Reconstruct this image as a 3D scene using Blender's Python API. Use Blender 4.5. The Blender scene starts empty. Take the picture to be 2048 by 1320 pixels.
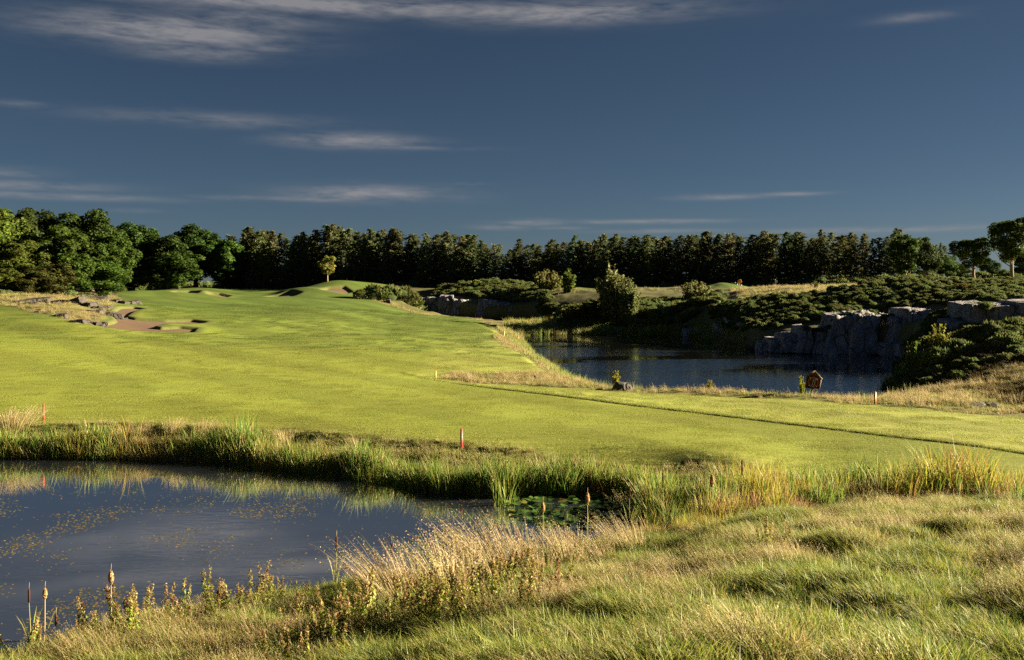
import bpy, math, random
import numpy as np

# ------------------------------------------------------------------ camera, sky, sun, exposure
F = 2000.0          # focal length in photo pixels (photo is 2048 px wide)
HC = 8.5            # eye height above the pond water (water is z = 0)
HY = 570.0          # photo row of the horizon
SUN_EL, SUN_AZ = math.radians(17.0), math.radians(80.0)   # azimuth measured from +Y (view direction) towards +X
scene = bpy.context.scene
COL = scene.collection
cam_d = bpy.data.cameras.new('camera')
cam = bpy.data.objects.new('camera', cam_d)
COL.objects.link(cam)
cam.location = (0, 0, HC)
cam.rotation_euler = (math.radians(90), 0, 0)
cam_d.sensor_width = 36.0
cam_d.lens = 36.0 * F / 2048.0
cam_d.shift_y = -(660.0 - HY) / 2048.0
cam_d.clip_start = 0.1
cam_d.clip_end = 9000.0
scene.camera = cam
scene.view_settings.view_transform = 'Standard'
scene.view_settings.look = 'None'
scene.view_settings.exposure = 2.7
scene.view_settings.gamma = 1.0
scene.view_settings.use_curve_mapping = False
scene.render.engine = 'CYCLES'
scene.cycles.use_denoising = False
scene.cycles.max_bounces = 6
scene.cycles.diffuse_bounces = 3
scene.cycles.transparent_max_bounces = 4
scene.cycles.sample_clamp_indirect = 0.15
scene.cycles.use_adaptive_sampling = False
scene.cycles.caustics_reflective = False
scene.cycles.caustics_refractive = False

sun_d = bpy.data.lights.new('sun', 'SUN')
sun_d.energy = 5.0
sun_d.angle = math.radians(0.6)
sun_d.color = (1.0, 0.84, 0.58)
sun = bpy.data.objects.new('sun', sun_d)
COL.objects.link(sun)
sun.location = (60, 20, 60)
sun.rotation_euler = (math.radians(90) - SUN_EL, 0, math.pi - SUN_AZ)

world = bpy.data.worlds.new('World')
scene.world = world
world.use_nodes = True
wt = world.node_tree
for n in list(wt.nodes):
    wt.nodes.remove(n)
WN, WL = wt.nodes.new, wt.links.new

def wmath(op, a, b=None, c=None):
    n = WN('ShaderNodeMath'); n.operation = op
    for i, v in enumerate((a, b, c)):
        if v is None:
            continue
        if isinstance(v, (int, float)):
            n.inputs[i].default_value = v
        else:
            WL(v, n.inputs[i])
    return n.outputs[0]

sky = WN('ShaderNodeTexSky')
sky.sky_type = 'NISHITA'
sky.sun_disc = False
sky.sun_elevation = SUN_EL
sky.sun_rotation = SUN_AZ
sky.altitude = 2300.0
sky.air_density = 0.75
sky.dust_density = 1.6
sky.ozone_density = 2.8
hsv = WN('ShaderNodeHueSaturation')
hsv.inputs['Hue'].default_value = 0.493
hsv.inputs['Saturation'].default_value = 0.97
hsv.inputs['Value'].default_value = 0.112          # a deep, polarised evening sky
WL(sky.outputs[0], hsv.inputs['Color'])
tc = WN('ShaderNodeTexCoord')
sep = WN('ShaderNodeSeparateXYZ'); WL(tc.outputs['Generated'], sep.inputs[0])
az = wmath('ARCTAN2', sep.outputs[0], sep.outputs[1])
el = wmath('ARCSINE', sep.outputs[2])
comb = WN('ShaderNodeCombineXYZ')
WL(wmath('MULTIPLY', az, 13.0), comb.inputs[0]); WL(wmath('MULTIPLY', el, 85.0), comb.inputs[1])
nz = WN('ShaderNodeTexNoise'); nz.inputs['Scale'].default_value = 1.0
nz.inputs['Detail'].default_value = 7.0; nz.inputs['Roughness'].default_value = 0.62
nz.inputs['Distortion'].default_value = 0.5
WL(comb.outputs[0], nz.inputs['Vector'])
comb2 = WN('ShaderNodeCombineXYZ')
WL(wmath('MULTIPLY', az, 34.0), comb2.inputs[0]); WL(wmath('MULTIPLY', el, 150.0), comb2.inputs[1])
nz2 = WN('ShaderNodeTexNoise'); nz2.inputs['Scale'].default_value = 1.0
nz2.inputs['Detail'].default_value = 6.0; nz2.inputs['Roughness'].default_value = 0.6
WL(comb2.outputs[0], nz2.inputs['Vector'])
fib = wmath('ADD', wmath('MULTIPLY', nz.outputs['Fac'], 0.65), wmath('MULTIPLY', nz2.outputs['Fac'], 0.35))
# wisps of cloud: photo px, py, half width, half height, strength
CLOUDS = [(620, 8, 460, 17, 1.0), (330, 62, 190, 26, 1.0), (1110, 26, 240, 19, 0.95), (380, 104, 110, 13, .7), (530, 97, 60, 6, .5),
          (470, 40, 160, 20, .55),
          (420, 238, 190, 13, .38), (700, 281, 115, 13, .8), (790, 295, 130, 5, .4), (740, 387, 140, 14, .85), (590, 398, 140, 5, .6),
          (60, 372, 140, 9, .5), (110, 392, 170, 6, .6), (20, 345, 60, 8, .4), (1440, 394, 75, 5, .6), (1580, 388, 60, 3.5, .6),
          (1060, 445, 60, 6, .8), (1000, 454, 45, 5, .7), (1290, 443, 140, 4, .75), (1130, 456, 45, 3, .5), (1790, 459, 190, 5, .75),
          (1320, 462, 110, 4, .5), (1830, 34, 65, 8, .4), (35, 208, 50, 6, .3), (265, 421, 40, 4, .3), (940, 368, 30, 3, .3)]
acc = None
for (px, py, hw, hh, st) in CLOUDS:
    a0 = math.atan((px - 1024) / F)
    e0 = math.atan((HY - py) / F * math.cos(a0))
    dx = wmath('MULTIPLY', wmath('SUBTRACT', az, a0), F / hw)
    dy = wmath('MULTIPLY', wmath('SUBTRACT', el, e0), F / hh)
    r = wmath('ADD', wmath('MULTIPLY', dx, dx), wmath('MULTIPLY', dy, dy))
    g = wmath('MULTIPLY', wmath('POWER', 2.718, wmath('MULTIPLY', r, -0.9)), st)
    acc = g if acc is None else wmath('MAXIMUM', acc, g)
cl = wmath('MULTIPLY_ADD', fib, 5.2, -1.75)
cl = wmath('MULTIPLY', acc, cl)
cl.node.use_clamp = True
cl = wmath('MULTIPLY', cl, 0.8)
mixc = WN('ShaderNodeMix'); mixc.data_type = 'RGBA'
WL(cl, mixc.inputs[0]); WL(hsv.outputs[0], mixc.inputs[6])
mixc.inputs[7].default_value = (.90, .88, .92, 1)
bg = WN('ShaderNodeBackground'); bg.inputs['Strength'].default_value = 0.05
WL(mixc.outputs[2], bg.inputs['Color'])
wo = WN('ShaderNodeOutputWorld'); WL(bg.outputs[0], wo.inputs[0])

# ------------------------------------------------------------------ helpers
rng = np.random.default_rng(7)
random.seed(11)

def W(px, d, z):
    """photo column + distance + height -> world point"""
    return ((px - 1024) * d / F, d, z)

def WP(px, py, z):
    d = F * (HC - z) / (py - HY)
    return ((px - 1024) * d / F, d, z)

def hash3(ix, iy, iz, seed):
    n = (ix * 374761393 + iy * 668265263 + iz * 1274126177 + seed * 974711) & 0xffffffff
    n = ((n ^ (n >> 13)) * 1274126177) & 0xffffffff
    n = n ^ (n >> 16)
    return (n & 0xffff) / 65535.0

def vnoise(x, y, z=None, seed=0):
    if z is None:
        z = np.zeros_like(x)
    x0, y0, z0 = np.floor(x).astype(np.int64), np.floor(y).astype(np.int64), np.floor(z).astype(np.int64)
    fx, fy, fz = x - x0, y - y0, z - z0
    fx, fy, fz = fx*fx*(3-2*fx), fy*fy*(3-2*fy), fz*fz*(3-2*fz)
    r = 0
    for i in (0, 1):
        for j in (0, 1):
            for k in (0, 1):
                r = r + hash3(x0+i, y0+j, z0+k, seed) * (fx if i else 1-fx) * (fy if j else 1-fy) * (fz if k else 1-fz)
    return r * 2 - 1

def fbm(x, y, z=None, seed=0, octv=3):
    a, s, r = 1.0, 1.0, 0
    for o in range(octv):
        r = r + a * vnoise(x*s, y*s, None if z is None else z*s, seed + o*17)
        a *= .5; s *= 2.03
    return r / 1.75

def sstep(t):
    t = np.clip(t, 0, 1)
    return t*t*(3-2*t)

def in_poly(px, py, poly):
    inside = np.zeros(px.shape, bool)
    n = len(poly)
    for i in range(n):
        x1, y1 = poly[i]; x2, y2 = poly[(i+1) % n]
        if y1 == y2:
            continue
        c = ((y1 > py) != (y2 > py)) & (px < (x2-x1)*(py-y1)/(y2-y1) + x1)
        inside ^= c
    return inside

def poly_sd(x, y, poly, vals=None):
    """signed distance (positive outside) and the interpolated edge value"""
    best = np.full(x.shape, 1e9); bv = np.zeros(x.shape)
    n = len(poly)
    for i in range(n):
        x1, y1 = poly[i]; x2, y2 = poly[(i+1) % n]
        ex, ey = x2-x1, y2-y1
        t = np.clip(((x-x1)*ex + (y-y1)*ey) / (ex*ex+ey*ey+1e-9), 0, 1)
        d = np.hypot(x-x1-t*ex, y-y1-t*ey)
        m = d < best
        best = np.where(m, d, best)
        if vals is not None:
            bv = np.where(m, vals[i]*(1-t)+vals[(i+1) % n]*t, bv)
    return np.where(in_poly(x, y, poly), -best, best), bv

# ------------------------------------------------------------------ terrain height function
CP = []
for px, py, z in [  # (photo column, photo row, height): ground seen in the photograph
    (-400,845,1.3),(0,845,1.3),(300,848,1.3),(600,862,1.25),(923,890,1.2),(1250,910,1.15),(1500,930,1.1),(1800,950,1.0),(2048,965,1.0),(2500,985,1.0),
    (-400,750,2.1),(0,760,1.9),(300,770,1.7),(600,780,1.5),(900,800,1.4),(1200,825,1.3),(1500,850,1.3),(1800,880,1.25),(2048,905,1.2),(2500,930,1.3),
    (900,760,1.4),(1100,772,1.3),(1300,785,1.2),(1600,800,1.2),(1800,815,1.2),(2048,838,1.3),(2500,850,1.7),
    (-400,690,3.2),(0,690,2.9),(200,690,2.6),(400,690,2.3),(600,700,2.0),(800,720,1.7),(1000,735,1.35),(1060,720,1.2),
    (-400,640,4.6),(0,640,4.2),(150,652,3.9),(250,661,3.2),(400,657,3.0),(600,650,2.8),(800,660,2.2),(950,670,1.7),(1000,667,1.5),
    (-400,612,5.6),(0,613,5.4),(100,634,4.6),
    (430,640,3.5),(450,620,4.2),(600,620,4.0),(800,625,3.2),(900,635,2.4),(960,642,1.8),
    (250,590,5.9),(300,592,5.6),(450,600,5.2),(600,600,5.1),(740,605,4.5)]:
    CP.append(WP(px, py, z))
for px, d, z in [
    # green, mounds and the wood's floor
    (330,255,6.9),(407,300,7.1),(500,320,7.1),(600,290,6.8),(655,280,8.4),(700,280,8.7),(760,285,8.4),(620,262,7.2),(700,262,6.6),(560,262,5.9),
    (300,340,7.0),(440,345,7.0),(700,330,7.5),(1000,320,7.3),(1300,305,7.3),(1600,280,7.9),(100,240,7.2),(0,220,7.0),(-400,220,7),(200,250,6.8),(-600,300,7.5),
    (-400,500,7.2),(300,500,7.0),(1000,500,7.2),(1700,500,7.8),(2400,500,8.5),
    # left outcrop
    (0,160,6.2),(100,150,5.6),(200,145,4.8),(150,170,6.3),(0,185,7.0),(-300,170,6.6),(230,190,5.6),
    # far bank
    (1100,188,.9),(1090,210,1.3),(1112,228,5.0),(900,216,1.6),(960,206,1.0),(1010,200,.9),(1055,202,.8),(860,228,2.3),(1200,190,3.4),(1300,190,4.5),(1300,212,6.3),(1400,190,5.0),(1400,215,6.6),(1200,230,6.8),(1100,240,7.1),
    (800,275,5.6),(870,264,5.4),(950,257,5.2),(1000,252,5.2),(1060,240,5.0),(950,272,8.3),(1030,266,8.3),(880,284,7.2),(1080,264,7.4),(1140,262,7.3),
    (1200,265,7.1),(1300,265,7.3),(1400,255,7.3),(1460,236,7.8),(1550,222,7.5),(720,244,5.4),(800,247,4.8),(850,257,5.0),(900,300,7.2),
    # right quarry bank
    (1500,138,3.0),(1600,134,3.7),(1700,132,4.2),(1780,131,4.5),(1850,128,5.2),(1900,125,5.6),
    (1500,150,5.3),(1600,148,6.2),(1700,146,7.5),(1800,146,8.3),(1900,145,8.6),(2048,140,8.5),(2400,140,8.8),
    (1440,190,6.8),(1560,170,7.2),(1650,165,8.0),(1720,162,8.4),(1850,165,8.7),(2048,165,8.8),(2400,165,9.2),
    (1600,215,7.6),(1750,215,8.6),(1850,215,9.2),(2048,215,9.4),(2400,220,9.5),(2048,320,9.0),
    (1950,114,6.6),(2048,112,6.8),(2300,110,7.4),(1950,98,3.4),(2048,96,3.6),(2300,93,5.0),(1880,82,3.4),(1960,80,4.1),(2048,80,4.6),(2300,78,5.6),(2250,68,3.6),(2250,61,2.4),(2130,74,3.2),(1800,80,2.0),(1840,74,1.3),(1950,71,1.6),(2048,69,2.0),
    (1860,103,3.2),(1900,66,1.2),(2048,61,1.2),(2300,57,1.8),
    # near bank where the photographer stands
    (-400,21,.6),(0,21,.5),(0,15,1.6),(-400,15,1.5),(520,26,.4),(520,20,1.1),(520,14,2.2),(800,26,.5),(800,20,1.6),(1000,27,.6),(1000,20,1.9),(1000,14,3.2),
    (1300,31,.45),(1300,26,1.2),(1300,20,2.3),(1500,33,.6),(1500,28,1.5),(1500,20,2.7),(1500,14,3.8),(1800,36,.5),(1800,33,.9),(2048,36,.6),(2048,33,1.0),(2048,27,1.9),
    (2048,20,2.9),(2048,12,4.1),(2500,34,1.0),(2500,20,3.2),(1024,5,5.6),(0,8,3.6),(2048,5,5.9),(1024,2,6.6),(1600,39,.45)]:
    CP.append(W(px, d, z))
CP += [(0, -4, 7.0), (-6, -4, 6.4), (6, -4, 7.0)]
CP = np.array(CP)

def uv(x, y):
    return 1.5 * x / (y + 6), np.log(np.maximum(y + 6, .5))

_u, _v = uv(CP[:, 0], CP[:, 1])
def tps(r2):
    return np.where(r2 > 1e-12, r2 * np.log(np.maximum(r2, 1e-12)), 0)
_n = len(CP)
_A = np.zeros((_n+3, _n+3))
_A[:_n, :_n] = tps((_u[:, None]-_u[None])**2 + (_v[:, None]-_v[None])**2) + np.eye(_n) * 4e-4
_A[:_n, _n] = 1; _A[:_n, _n+1] = _u; _A[:_n, _n+2] = _v
_A[_n:, :_n] = _A[:_n, _n:].T
_w = np.linalg.solve(_A, np.concatenate([CP[:, 2], [0, 0, 0]]))

def upland(x, y):
    y = np.minimum(y, 520.0)
    u, v = uv(x, y)
    u = np.clip(u, -1.25, 1.25)
    r = _w[_n] + _w[_n+1]*u + _w[_n+2]*v
    for i in range(_n):
        r = r + _w[i] * tps((u-_u[i])**2 + (v-_v[i])**2)
    return r

# ponds: outline and, for each corner, how wide the bank is that climbs out of the water
_p1 = [(-500,910,2.4),(-200,910,2.4),(0,912,2.4),(250,915,2.4),(400,920,2.6),(520,926,3.0),(600,940,3.6),(700,952,4.5),(820,972,5),(900,982,5.5),(1000,988,5.5),(1120,984,5),
       (1250,988,5),(1330,1006,4.5),(1318,1062,2),(1150,1112,1.6),(1000,1142,1.6),(850,1168,1.6),(700,1178,1.6),(520,1208,1.6),(350,1250,1.6),(150,1300,1.4),(0,1330,1.4),(-300,1360,1.4),(-700,1390,1.4)]
POND1 = [WP(a, b, 0)[:2] for a, b, c in _p1]; POND1W = [c for a, b, c in _p1]
_p2 = [(1015,168,6),(1032,156,5),(1040,142,4),(1056,122,3.5),(1084,108,3),(1116,95,3),(1150,86,3),(1188,79,3),(1260,73.5,3),(1400,72,3.5),(1550,71,3.5),(1700,70,4),(1775,72,3),(1790,84,3),(1785,100,3),(1800,117,2),
       (1770,121,1.8),(1700,123,1.8),(1600,127,1.8),(1500,131,2.2),(1455,140,3),(1420,155,4),(1380,166,6),(1250,170,9),(1130,171,10)]
POND2 = [W(a, b, 0)[:2] for a, b, c in _p2]; POND2W = [c for a, b, c in _p2]
_p3 = [(1100,214,6),(1040,214,5),(960,224,5),(870,236,5),(820,250,4),(838,262,2),(900,252,2),(940,245,2),(1000,238,2),(1070,227,2.2)]
POND3 = [W(a, b, 0)[:2] for a, b, c in _p3]; POND3W = [c for a, b, c in _p3]

# sand bunkers: outline in (photo column, distance), depth of the hollow, drop of the sand below the grass
def PD(px, py, zz):
    return (px, F * (HC - zz) / (py - HY))
BUNKERS = [
    ('front', [(190,118),(250,119),(330,120.5),(385,122),(392,126.5),(360,127),(322,124.5),(306,126),(330,129.5),(372,131),(405,134),(412,139.5),(385,141.5),(330,138.5),(270,137.5),(252,139.5),(268,147),(290,156),(268,160),(240,152),(222,142),(232,130),(205,123)]),
    ('greenside_left', [(345,236),(395,237),(405,246),(380,251),(350,247)]),
    ('greenside_mid', [(412,238),(452,238),(462,247),(440,251),(420,249)]),
    ('apron', [(530,243),(585,243),(604,252),(580,259),(545,254)]),
    ('mound', [(640,257),(690,252),(705,262),(690,272),(655,268)])]
BUNK_W = [[W(a, b, 0)[:2] for a, b in pl] for _, pl in BUNKERS]

FAIRWAY = [(-500,52.6),(0,52.4),(300,52),(600,49.8),(923,46.3),(1250,43.2),(1500,41),(1800,39.6),(2048,37.9),(2600,36),(2600,50),
           (2048,54.2),(1800,60),(1600,63.7),(1300,67.6),(1150,70),(1000,72.8),(930,74),(872,77),(892,81),(1000,83),(1086,85),(1068,97),(1040,106),(1004,117),(985,138),(1002,149),
           (962,183),(880,204),(800,226),(720,244),(712,266),(785,290),(760,312),(400,348),(245,300),(232,262),(232,228),(245,190),(222,150),(196,119),(150,116),(100,127),(0,147),(-500,152)]
FAIR_W = [W(a, b, 0)[:2] for a, b in FAIRWAY]
TEES = [[(1082,248),(1210,244),(1372,240),(1362,262),(1095,268)], [(1408,226),(1500,226),(1500,246),(1420,246)], [(1560,226),(1590,226),(1590,240),(1555,240)],
        [(870,282),(905,282),(905,300),(870,300)]]
TEE_W = [[W(a, b, 0)[:2] for a, b in t] for t in TEES]

# island mounds of turf that rise round the bunkers and other swells: px, d, radius px, radius d, height
SWELLS = [(315,146,55,5,.35),(338,128.5,26,2.2,.12),(405,244,20,9,.6),(368,256,40,6,.5),(440,256,40,6,.45),(600,262,40,8,.7),
          (565,264,30,7,.5),(670,278,60,10,.9),(1455,236,45,8,.9),(1575,232,22,6,.5),(1140,256,35,8,.35),(500,120,120,7,-.35),(760,150,120,10,-.4),(900,128,90,9,-.35),(640,170,110,10,.35),(560,205,100,10,-.4),(300,96,160,6,.18),(520,240,60,12,.3)]

def terrain(x, y, parts=False):
    zu = upland(x, y)
    d = np.maximum(y, 2.0)
    px = 1024 + F * x / d
    s1, w1 = poly_sd(x, y, POND1, POND1W)
    s2, w2 = poly_sd(x, y, POND2, POND2W)
    s3, w3 = poly_sd(x, y, POND3, POND3W)
    sf, _ = poly_sd(x, y, FAIR_W)
    mown = sstep(.5 - sf / 1.2)
    # swells of the turf
    amp = .13 + .55 * np.clip((y - 65) / 90, 0, 1)
    zu = zu + amp * fbm(x / 16 + 3.1, y / 15, seed=5, octv=2) * (y > 36)
    for (a, b, ra, rb, h) in SWELLS:
        rr = ((px - a) / ra)**2 + ((y - b) / rb)**2
        zu = zu + h * np.exp(-1.4 * rr)
    # hummocks of the unmown ground
    near = np.clip((40 - y) / 6, 0, 1) * sstep((s1 - .3) / 2.5)
    bumps = .24 * fbm(x / 2.6, y / 2.0, seed=21, octv=2) - .08
    if np.any(near > 0):
        cx, cy = np.floor(x / .95).astype(np.int64), np.floor(y / .95).astype(np.int64)
        dome = np.zeros_like(x)
        for i in (-1, 0, 1):
            for j in (-1, 0, 1):
                hx, hy, hr = hash3(cx+i, cy+j, cx*0, 81), hash3(cx+i, cy+j, cx*0, 82), hash3(cx+i, cy+j, cx*0, 83)
                rr = np.hypot(x - (cx+i+hx) * .95, y - (cy+j+hy) * .95) / (.45 + .45 * hr)
                dome = np.maximum(dome, np.sqrt(np.maximum(0, 1 - rr*rr)) * (.10 + .37 * hr * hr))
        bumps = bumps + dome
    zu = zu + near * bumps
    rough = (1 - mown) * (y > 45) * np.clip((y - 45) / 20, 0, 1)
    zu = zu + rough * .35 * fbm(x / 4.5, y / 4.5, seed=33, octv=3)
    zu = zu + (1 - mown) * np.clip((50 - y) / 4, 0, 1) * (y > 36) * .13 * fbm(x / .9, y / .9, seed=55, octv=2)
    z = zu
    for s, w in ((s1, w1), (s2, w2), (s3, w3)):
        t = np.clip(s / w, 0, 1)
        prof = np.where(t < .28, t * 1.6, .448 + .552 * sstep((t - .28) / .72) )
        z = np.where(s <= 0, np.minimum(z, -np.minimum(1.4, -s * .35)), z * np.where(s > 0, prof, 0))
    sb = np.full(x.shape, 1e9)
    for pl in BUNK_W:
        b, _ = poly_sd(x, y, pl)
        sb = np.minimum(sb, b)
    z = z - .62 * sstep((.35 - sb) / 1.1) + .06 * np.exp(-((sb - 1.0) / 1.2)**2) * (sb > -.3)
    if parts:
        return z, dict(zu=zu, s1=s1, s2=s2, s3=s3, sf=sf, mown=mown, px=px, sb=sb)
    return z

def ground_z(x, y):
    x = np.atleast_1d(np.asarray(x, float)); y = np.atleast_1d(np.asarray(y, float))
    return terrain(x, y)

def gz(x, y):
    return float(ground_z(x, y)[0])

# ------------------------------------------------------------------ mesh and material helpers
def mesh_np(name, V, T=None, Q=None, col=None, smooth=False, mat=None):
    """mesh from arrays: vertices, triangles, quads, a colour for each vertex"""
    V = np.asarray(V, np.float32)
    T = np.zeros((0, 3), np.int32) if T is None else np.asarray(T, np.int32)
    Q = np.zeros((0, 4), np.int32) if Q is None else np.asarray(Q, np.int32)
    me = bpy.data.meshes.new(name)
    me.vertices.add(len(V)); me.vertices.foreach_set('co', V.ravel())
    nl = T.size + Q.size
    me.loops.add(nl)
    me.loops.foreach_set('vertex_index', np.concatenate([T.ravel(), Q.ravel()]))
    me.polygons.add(len(T) + len(Q))
    st = np.concatenate([np.arange(len(T)) * 3, len(T) * 3 + np.arange(len(Q)) * 4]).astype(np.int32)
    me.polygons.foreach_set('loop_start', st)
    if smooth:
        me.polygons.foreach_set('use_smooth', np.ones(len(st), bool))
    me.update(calc_edges=True)
    if col is not None:
        a = me.color_attributes.new('col', 'FLOAT_COLOR', 'POINT')
        c = np.ones((len(V), 4), np.float32); c[:, :3] = col
        a.data.foreach_set('color', c.ravel())
    if mat is not None:
        me.materials.append(mat)
    return me

def link(name, me, parent=None, loc=(0, 0, 0), rot=(0, 0, 0), scl=(1, 1, 1)):
    o = bpy.data.objects.new(name, me)
    COL.objects.link(o)
    o.location = loc; o.rotation_euler = rot; o.scale = scl if hasattr(scl, '__len__') else (scl,) * 3
    if parent is not None:
        o.parent = parent
    return o

def tag(o, label, cat, group=None, kind=None):
    o['label'] = label
    if cat: o['category'] = cat
    if group: o['group'] = group
    if kind: o['kind'] = kind
    return o

def thing(name, label, cat, loc, rotz=0.0, scl=1.0, group=None, tilt=(0, 0)):
    o = link(name, None, None, loc, (tilt[0], tilt[1], rotz), scl)
    return tag(o, label, cat, group)

class Geo:
    """collects vertices, faces and colours of one mesh"""
    def __init__(s):
        s.V, s.T, s.Q, s.C, s.n = [], [], [], [], 0
    def add(s, V, T=None, Q=None, C=(1, 1, 1)):
        V = np.asarray(V, float)
        if T is not None and len(T): s.T.append(np.asarray(T) + s.n)
        if Q is not None and len(Q): s.Q.append(np.asarray(Q) + s.n)
        C = np.asarray(C, float)
        s.C.append(np.broadcast_to(C, (len(V), 3)) if C.ndim == 1 else C)
        s.V.append(V); s.n += len(V)
    def mesh(s, name, mat=None, smooth=False):
        return mesh_np(name, np.concatenate(s.V), np.concatenate(s.T) if s.T else None, np.concatenate(s.Q) if s.Q else None, np.concatenate(s.C), smooth, mat)

def box(g, c, size, rot=None, C=(1, 1, 1)):
    v = np.array([(x, y, z) for x in (-.5, .5) for y in (-.5, .5) for z in (-.5, .5)]) * np.asarray(size)
    if rot is not None:
        v = v @ np.asarray(rot).T
    q = [(0,1,3,2),(4,6,7,5),(0,4,5,1),(2,3,7,6),(0,2,6,4),(1,5,7,3)]
    g.add(v + np.asarray(c), Q=q, C=C)

def tube(g, pts, rad, n=6, C=(1, 1, 1), cap=True):
    pts = np.asarray(pts, float); rad = np.broadcast_to(np.asarray(rad, float), (len(pts),))
    V = []
    for i, p in enumerate(pts):
        t = pts[min(i+1, len(pts)-1)] - pts[max(i-1, 0)]
        t = t / (np.linalg.norm(t) + 1e-9)
        a = np.cross(t, (0, 1, 0) if abs(t[1]) < .9 else (1, 0, 0)); a /= np.linalg.norm(a); b = np.cross(t, a)
        ang = np.arange(n) * 2 * math.pi / n
        V.append(p + rad[i] * (np.cos(ang)[:, None] * a + np.sin(ang)[:, None] * b))
    V = np.concatenate(V)
    Q = [(i*n+j, i*n+(j+1) % n, (i+1)*n+(j+1) % n, (i+1)*n+j) for i in range(len(pts)-1) for j in range(n)]
    T = []
    if cap:
        V = np.concatenate([V, pts[:1], pts[-1:]]); k = len(V)
        T = [(k-2, (j+1) % n, j) for j in range(n)] + [(k-1, (len(pts)-1)*n+j, (len(pts)-1)*n+(j+1) % n) for j in range(n)]
    g.add(V, T=T, Q=Q, C=C)

def unit(v):
    return v / (np.linalg.norm(v, axis=-1, keepdims=True) + 1e-9)

def rand_dirs(n, r):
    return unit(r.normal(size=(n, 3)))

def cards(g, P, N, size, r, C, aspect=1.0, droop=0.0, fold=True):
    """leaf-like faces at P, facing about N (two triangles folded along the middle)"""
    n = len(P)
    size = np.broadcast_to(np.asarray(size, float), (n,))
    u = unit(np.cross(N, rand_dirs(n, r))); v = unit(np.cross(N, u))
    L, Wd = size[:, None] * .5 * aspect, size[:, None] * .5
    a = P - u * L; b = P + u * L
    c = P + v * Wd + N * (size[:, None] * .12 if fold else 0); d = P - v * Wd + N * (size[:, None] * .12 if fold else 0)
    if droop:
        b = b - np.array([0, 0, 1.]) * size[:, None] * droop
    V = np.stack([a, d, b, c], 1).reshape(-1, 3)
    i = np.arange(n)[:, None] * 4
    T = np.concatenate([i + [0, 1, 2], i + [0, 2, 3]])
    C = np.asarray(C, float)
    C = np.broadcast_to(C, (n, 3)) if C.ndim == 1 else C
    g.add(V, T=T, C=np.repeat(C, 4, 0))

def blades(g, B, H, lean, width, r, C, bend=1.0, tipc=None, seg=2):
    """grass blades: B base points, H heights, lean (n,3) sideways push at the tip, width"""
    n = len(B)
    H = np.broadcast_to(np.asarray(H, float), (n,)); width = np.broadcast_to(np.asarray(width, float), (n,))
    ang = r.uniform(0, math.pi, n)
    side = np.stack([np.cos(ang), np.sin(ang), np.zeros(n)], 1) * width[:, None] * .5
    up = np.array([0, 0, 1.])
    rows = []
    ts = np.linspace(0, 1, seg + 1)
    for t in ts:
        p = B + up * (H * t * (1 - .18 * t))[:, None] + lean * (t ** (1 + bend))
        rows.append((p, 1 - .25 * t if t < 1 else 0))
    V, per = [], 2 * seg + 1
    for k, (p, w) in enumerate(rows):
        if k < seg:
            V += [p - side * w, p + side * w]
        else:
            V += [p]
    V = np.stack(V, 1).reshape(-1, 3)
    i = np.arange(n)[:, None] * per
    Q = np.concatenate([i + [2*k, 2*k+1, 2*k+3, 2*k+2] for k in range(seg-1)]) if seg > 1 else None
    T = i + [2*(seg-1), 2*(seg-1)+1, 2*seg]
    C = np.asarray(C, float); C = np.broadcast_to(C, (n, 3)) if C.ndim == 1 else C
    tip = C * 1.12 if tipc is None else np.broadcast_to(np.asarray(tipc, float), (n, 3))
    cols = []
    for k, t in enumerate(ts):
        c = C * (1 - t) + tip * t
        cols += [c, c] if k < seg else [c]
    g.add(V, T=T, Q=Q, C=np.stack(cols, 1).reshape(-1, 3))

def pick(r, n, pal, jit=.18):
    """random colours out of a palette [(weight, colour)...]"""
    w = np.array([p[0] for p in pal], float); w /= w.sum()
    c = np.array([p[1] for p in pal])[r.choice(len(pal), n, p=w)]
    return np.clip(c * r.uniform(1-jit, 1+jit, (n, 1)) * r.uniform(1-jit*.4, 1+jit*.4, (n, 3)), 0, 1)

def nodes_of(name):
    m = bpy.data.materials.new(name); m.use_nodes = True
    nt = m.node_tree
    for n in list(nt.nodes): nt.nodes.remove(n)
    out = nt.nodes.new('ShaderNodeOutputMaterial')
    return m, nt, nt.nodes.new, nt.links.new, out

def math_n(nt, op, a, b=None):
    n = nt.nodes.new('ShaderNodeMath'); n.operation = op
    for i, v in enumerate((a, b)):
        if v is None: continue
        if isinstance(v, (int, float)): n.inputs[i].default_value = v
        else: nt.links.new(v, n.inputs[i])
    return n.outputs[0]

def mixrgb(nt, fac, a, b, mode='MIX'):
    n = nt.nodes.new('ShaderNodeMix'); n.data_type = 'RGBA'; n.blend_type = mode
    for i, v in ((0, fac), (6, a), (7, b)):
        if isinstance(v, (int, float)): n.inputs[i].default_value = v
        elif isinstance(v, tuple): n.inputs[i].default_value = (*v, 1)
        else: nt.links.new(v, n.inputs[i])
    return n.outputs[2]

def noise_n(nt, scale, detail=4, rough=.6, vec=None, dist=0):
    n = nt.nodes.new('ShaderNodeTexNoise')
    n.inputs['Scale'].default_value = scale; n.inputs['Detail'].default_value = detail
    n.inputs['Roughness'].default_value = rough; n.inputs['Distortion'].default_value = dist
    if vec is not None: nt.links.new(vec, n.inputs['Vector'])
    return n.outputs['Fac']

def ramp_n(nt, fac, stops):
    n = nt.nodes.new('ShaderNodeValToRGB')
    e = n.color_ramp.elements
    while len(e) < len(stops): e.new(.5)
    for i, (p, c) in enumerate(stops):
        e[i].position = p; e[i].color = (*c, 1) if len(c) == 3 else c
    nt.links.new(fac, n.inputs[0])
    return n.outputs[0]

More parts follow.
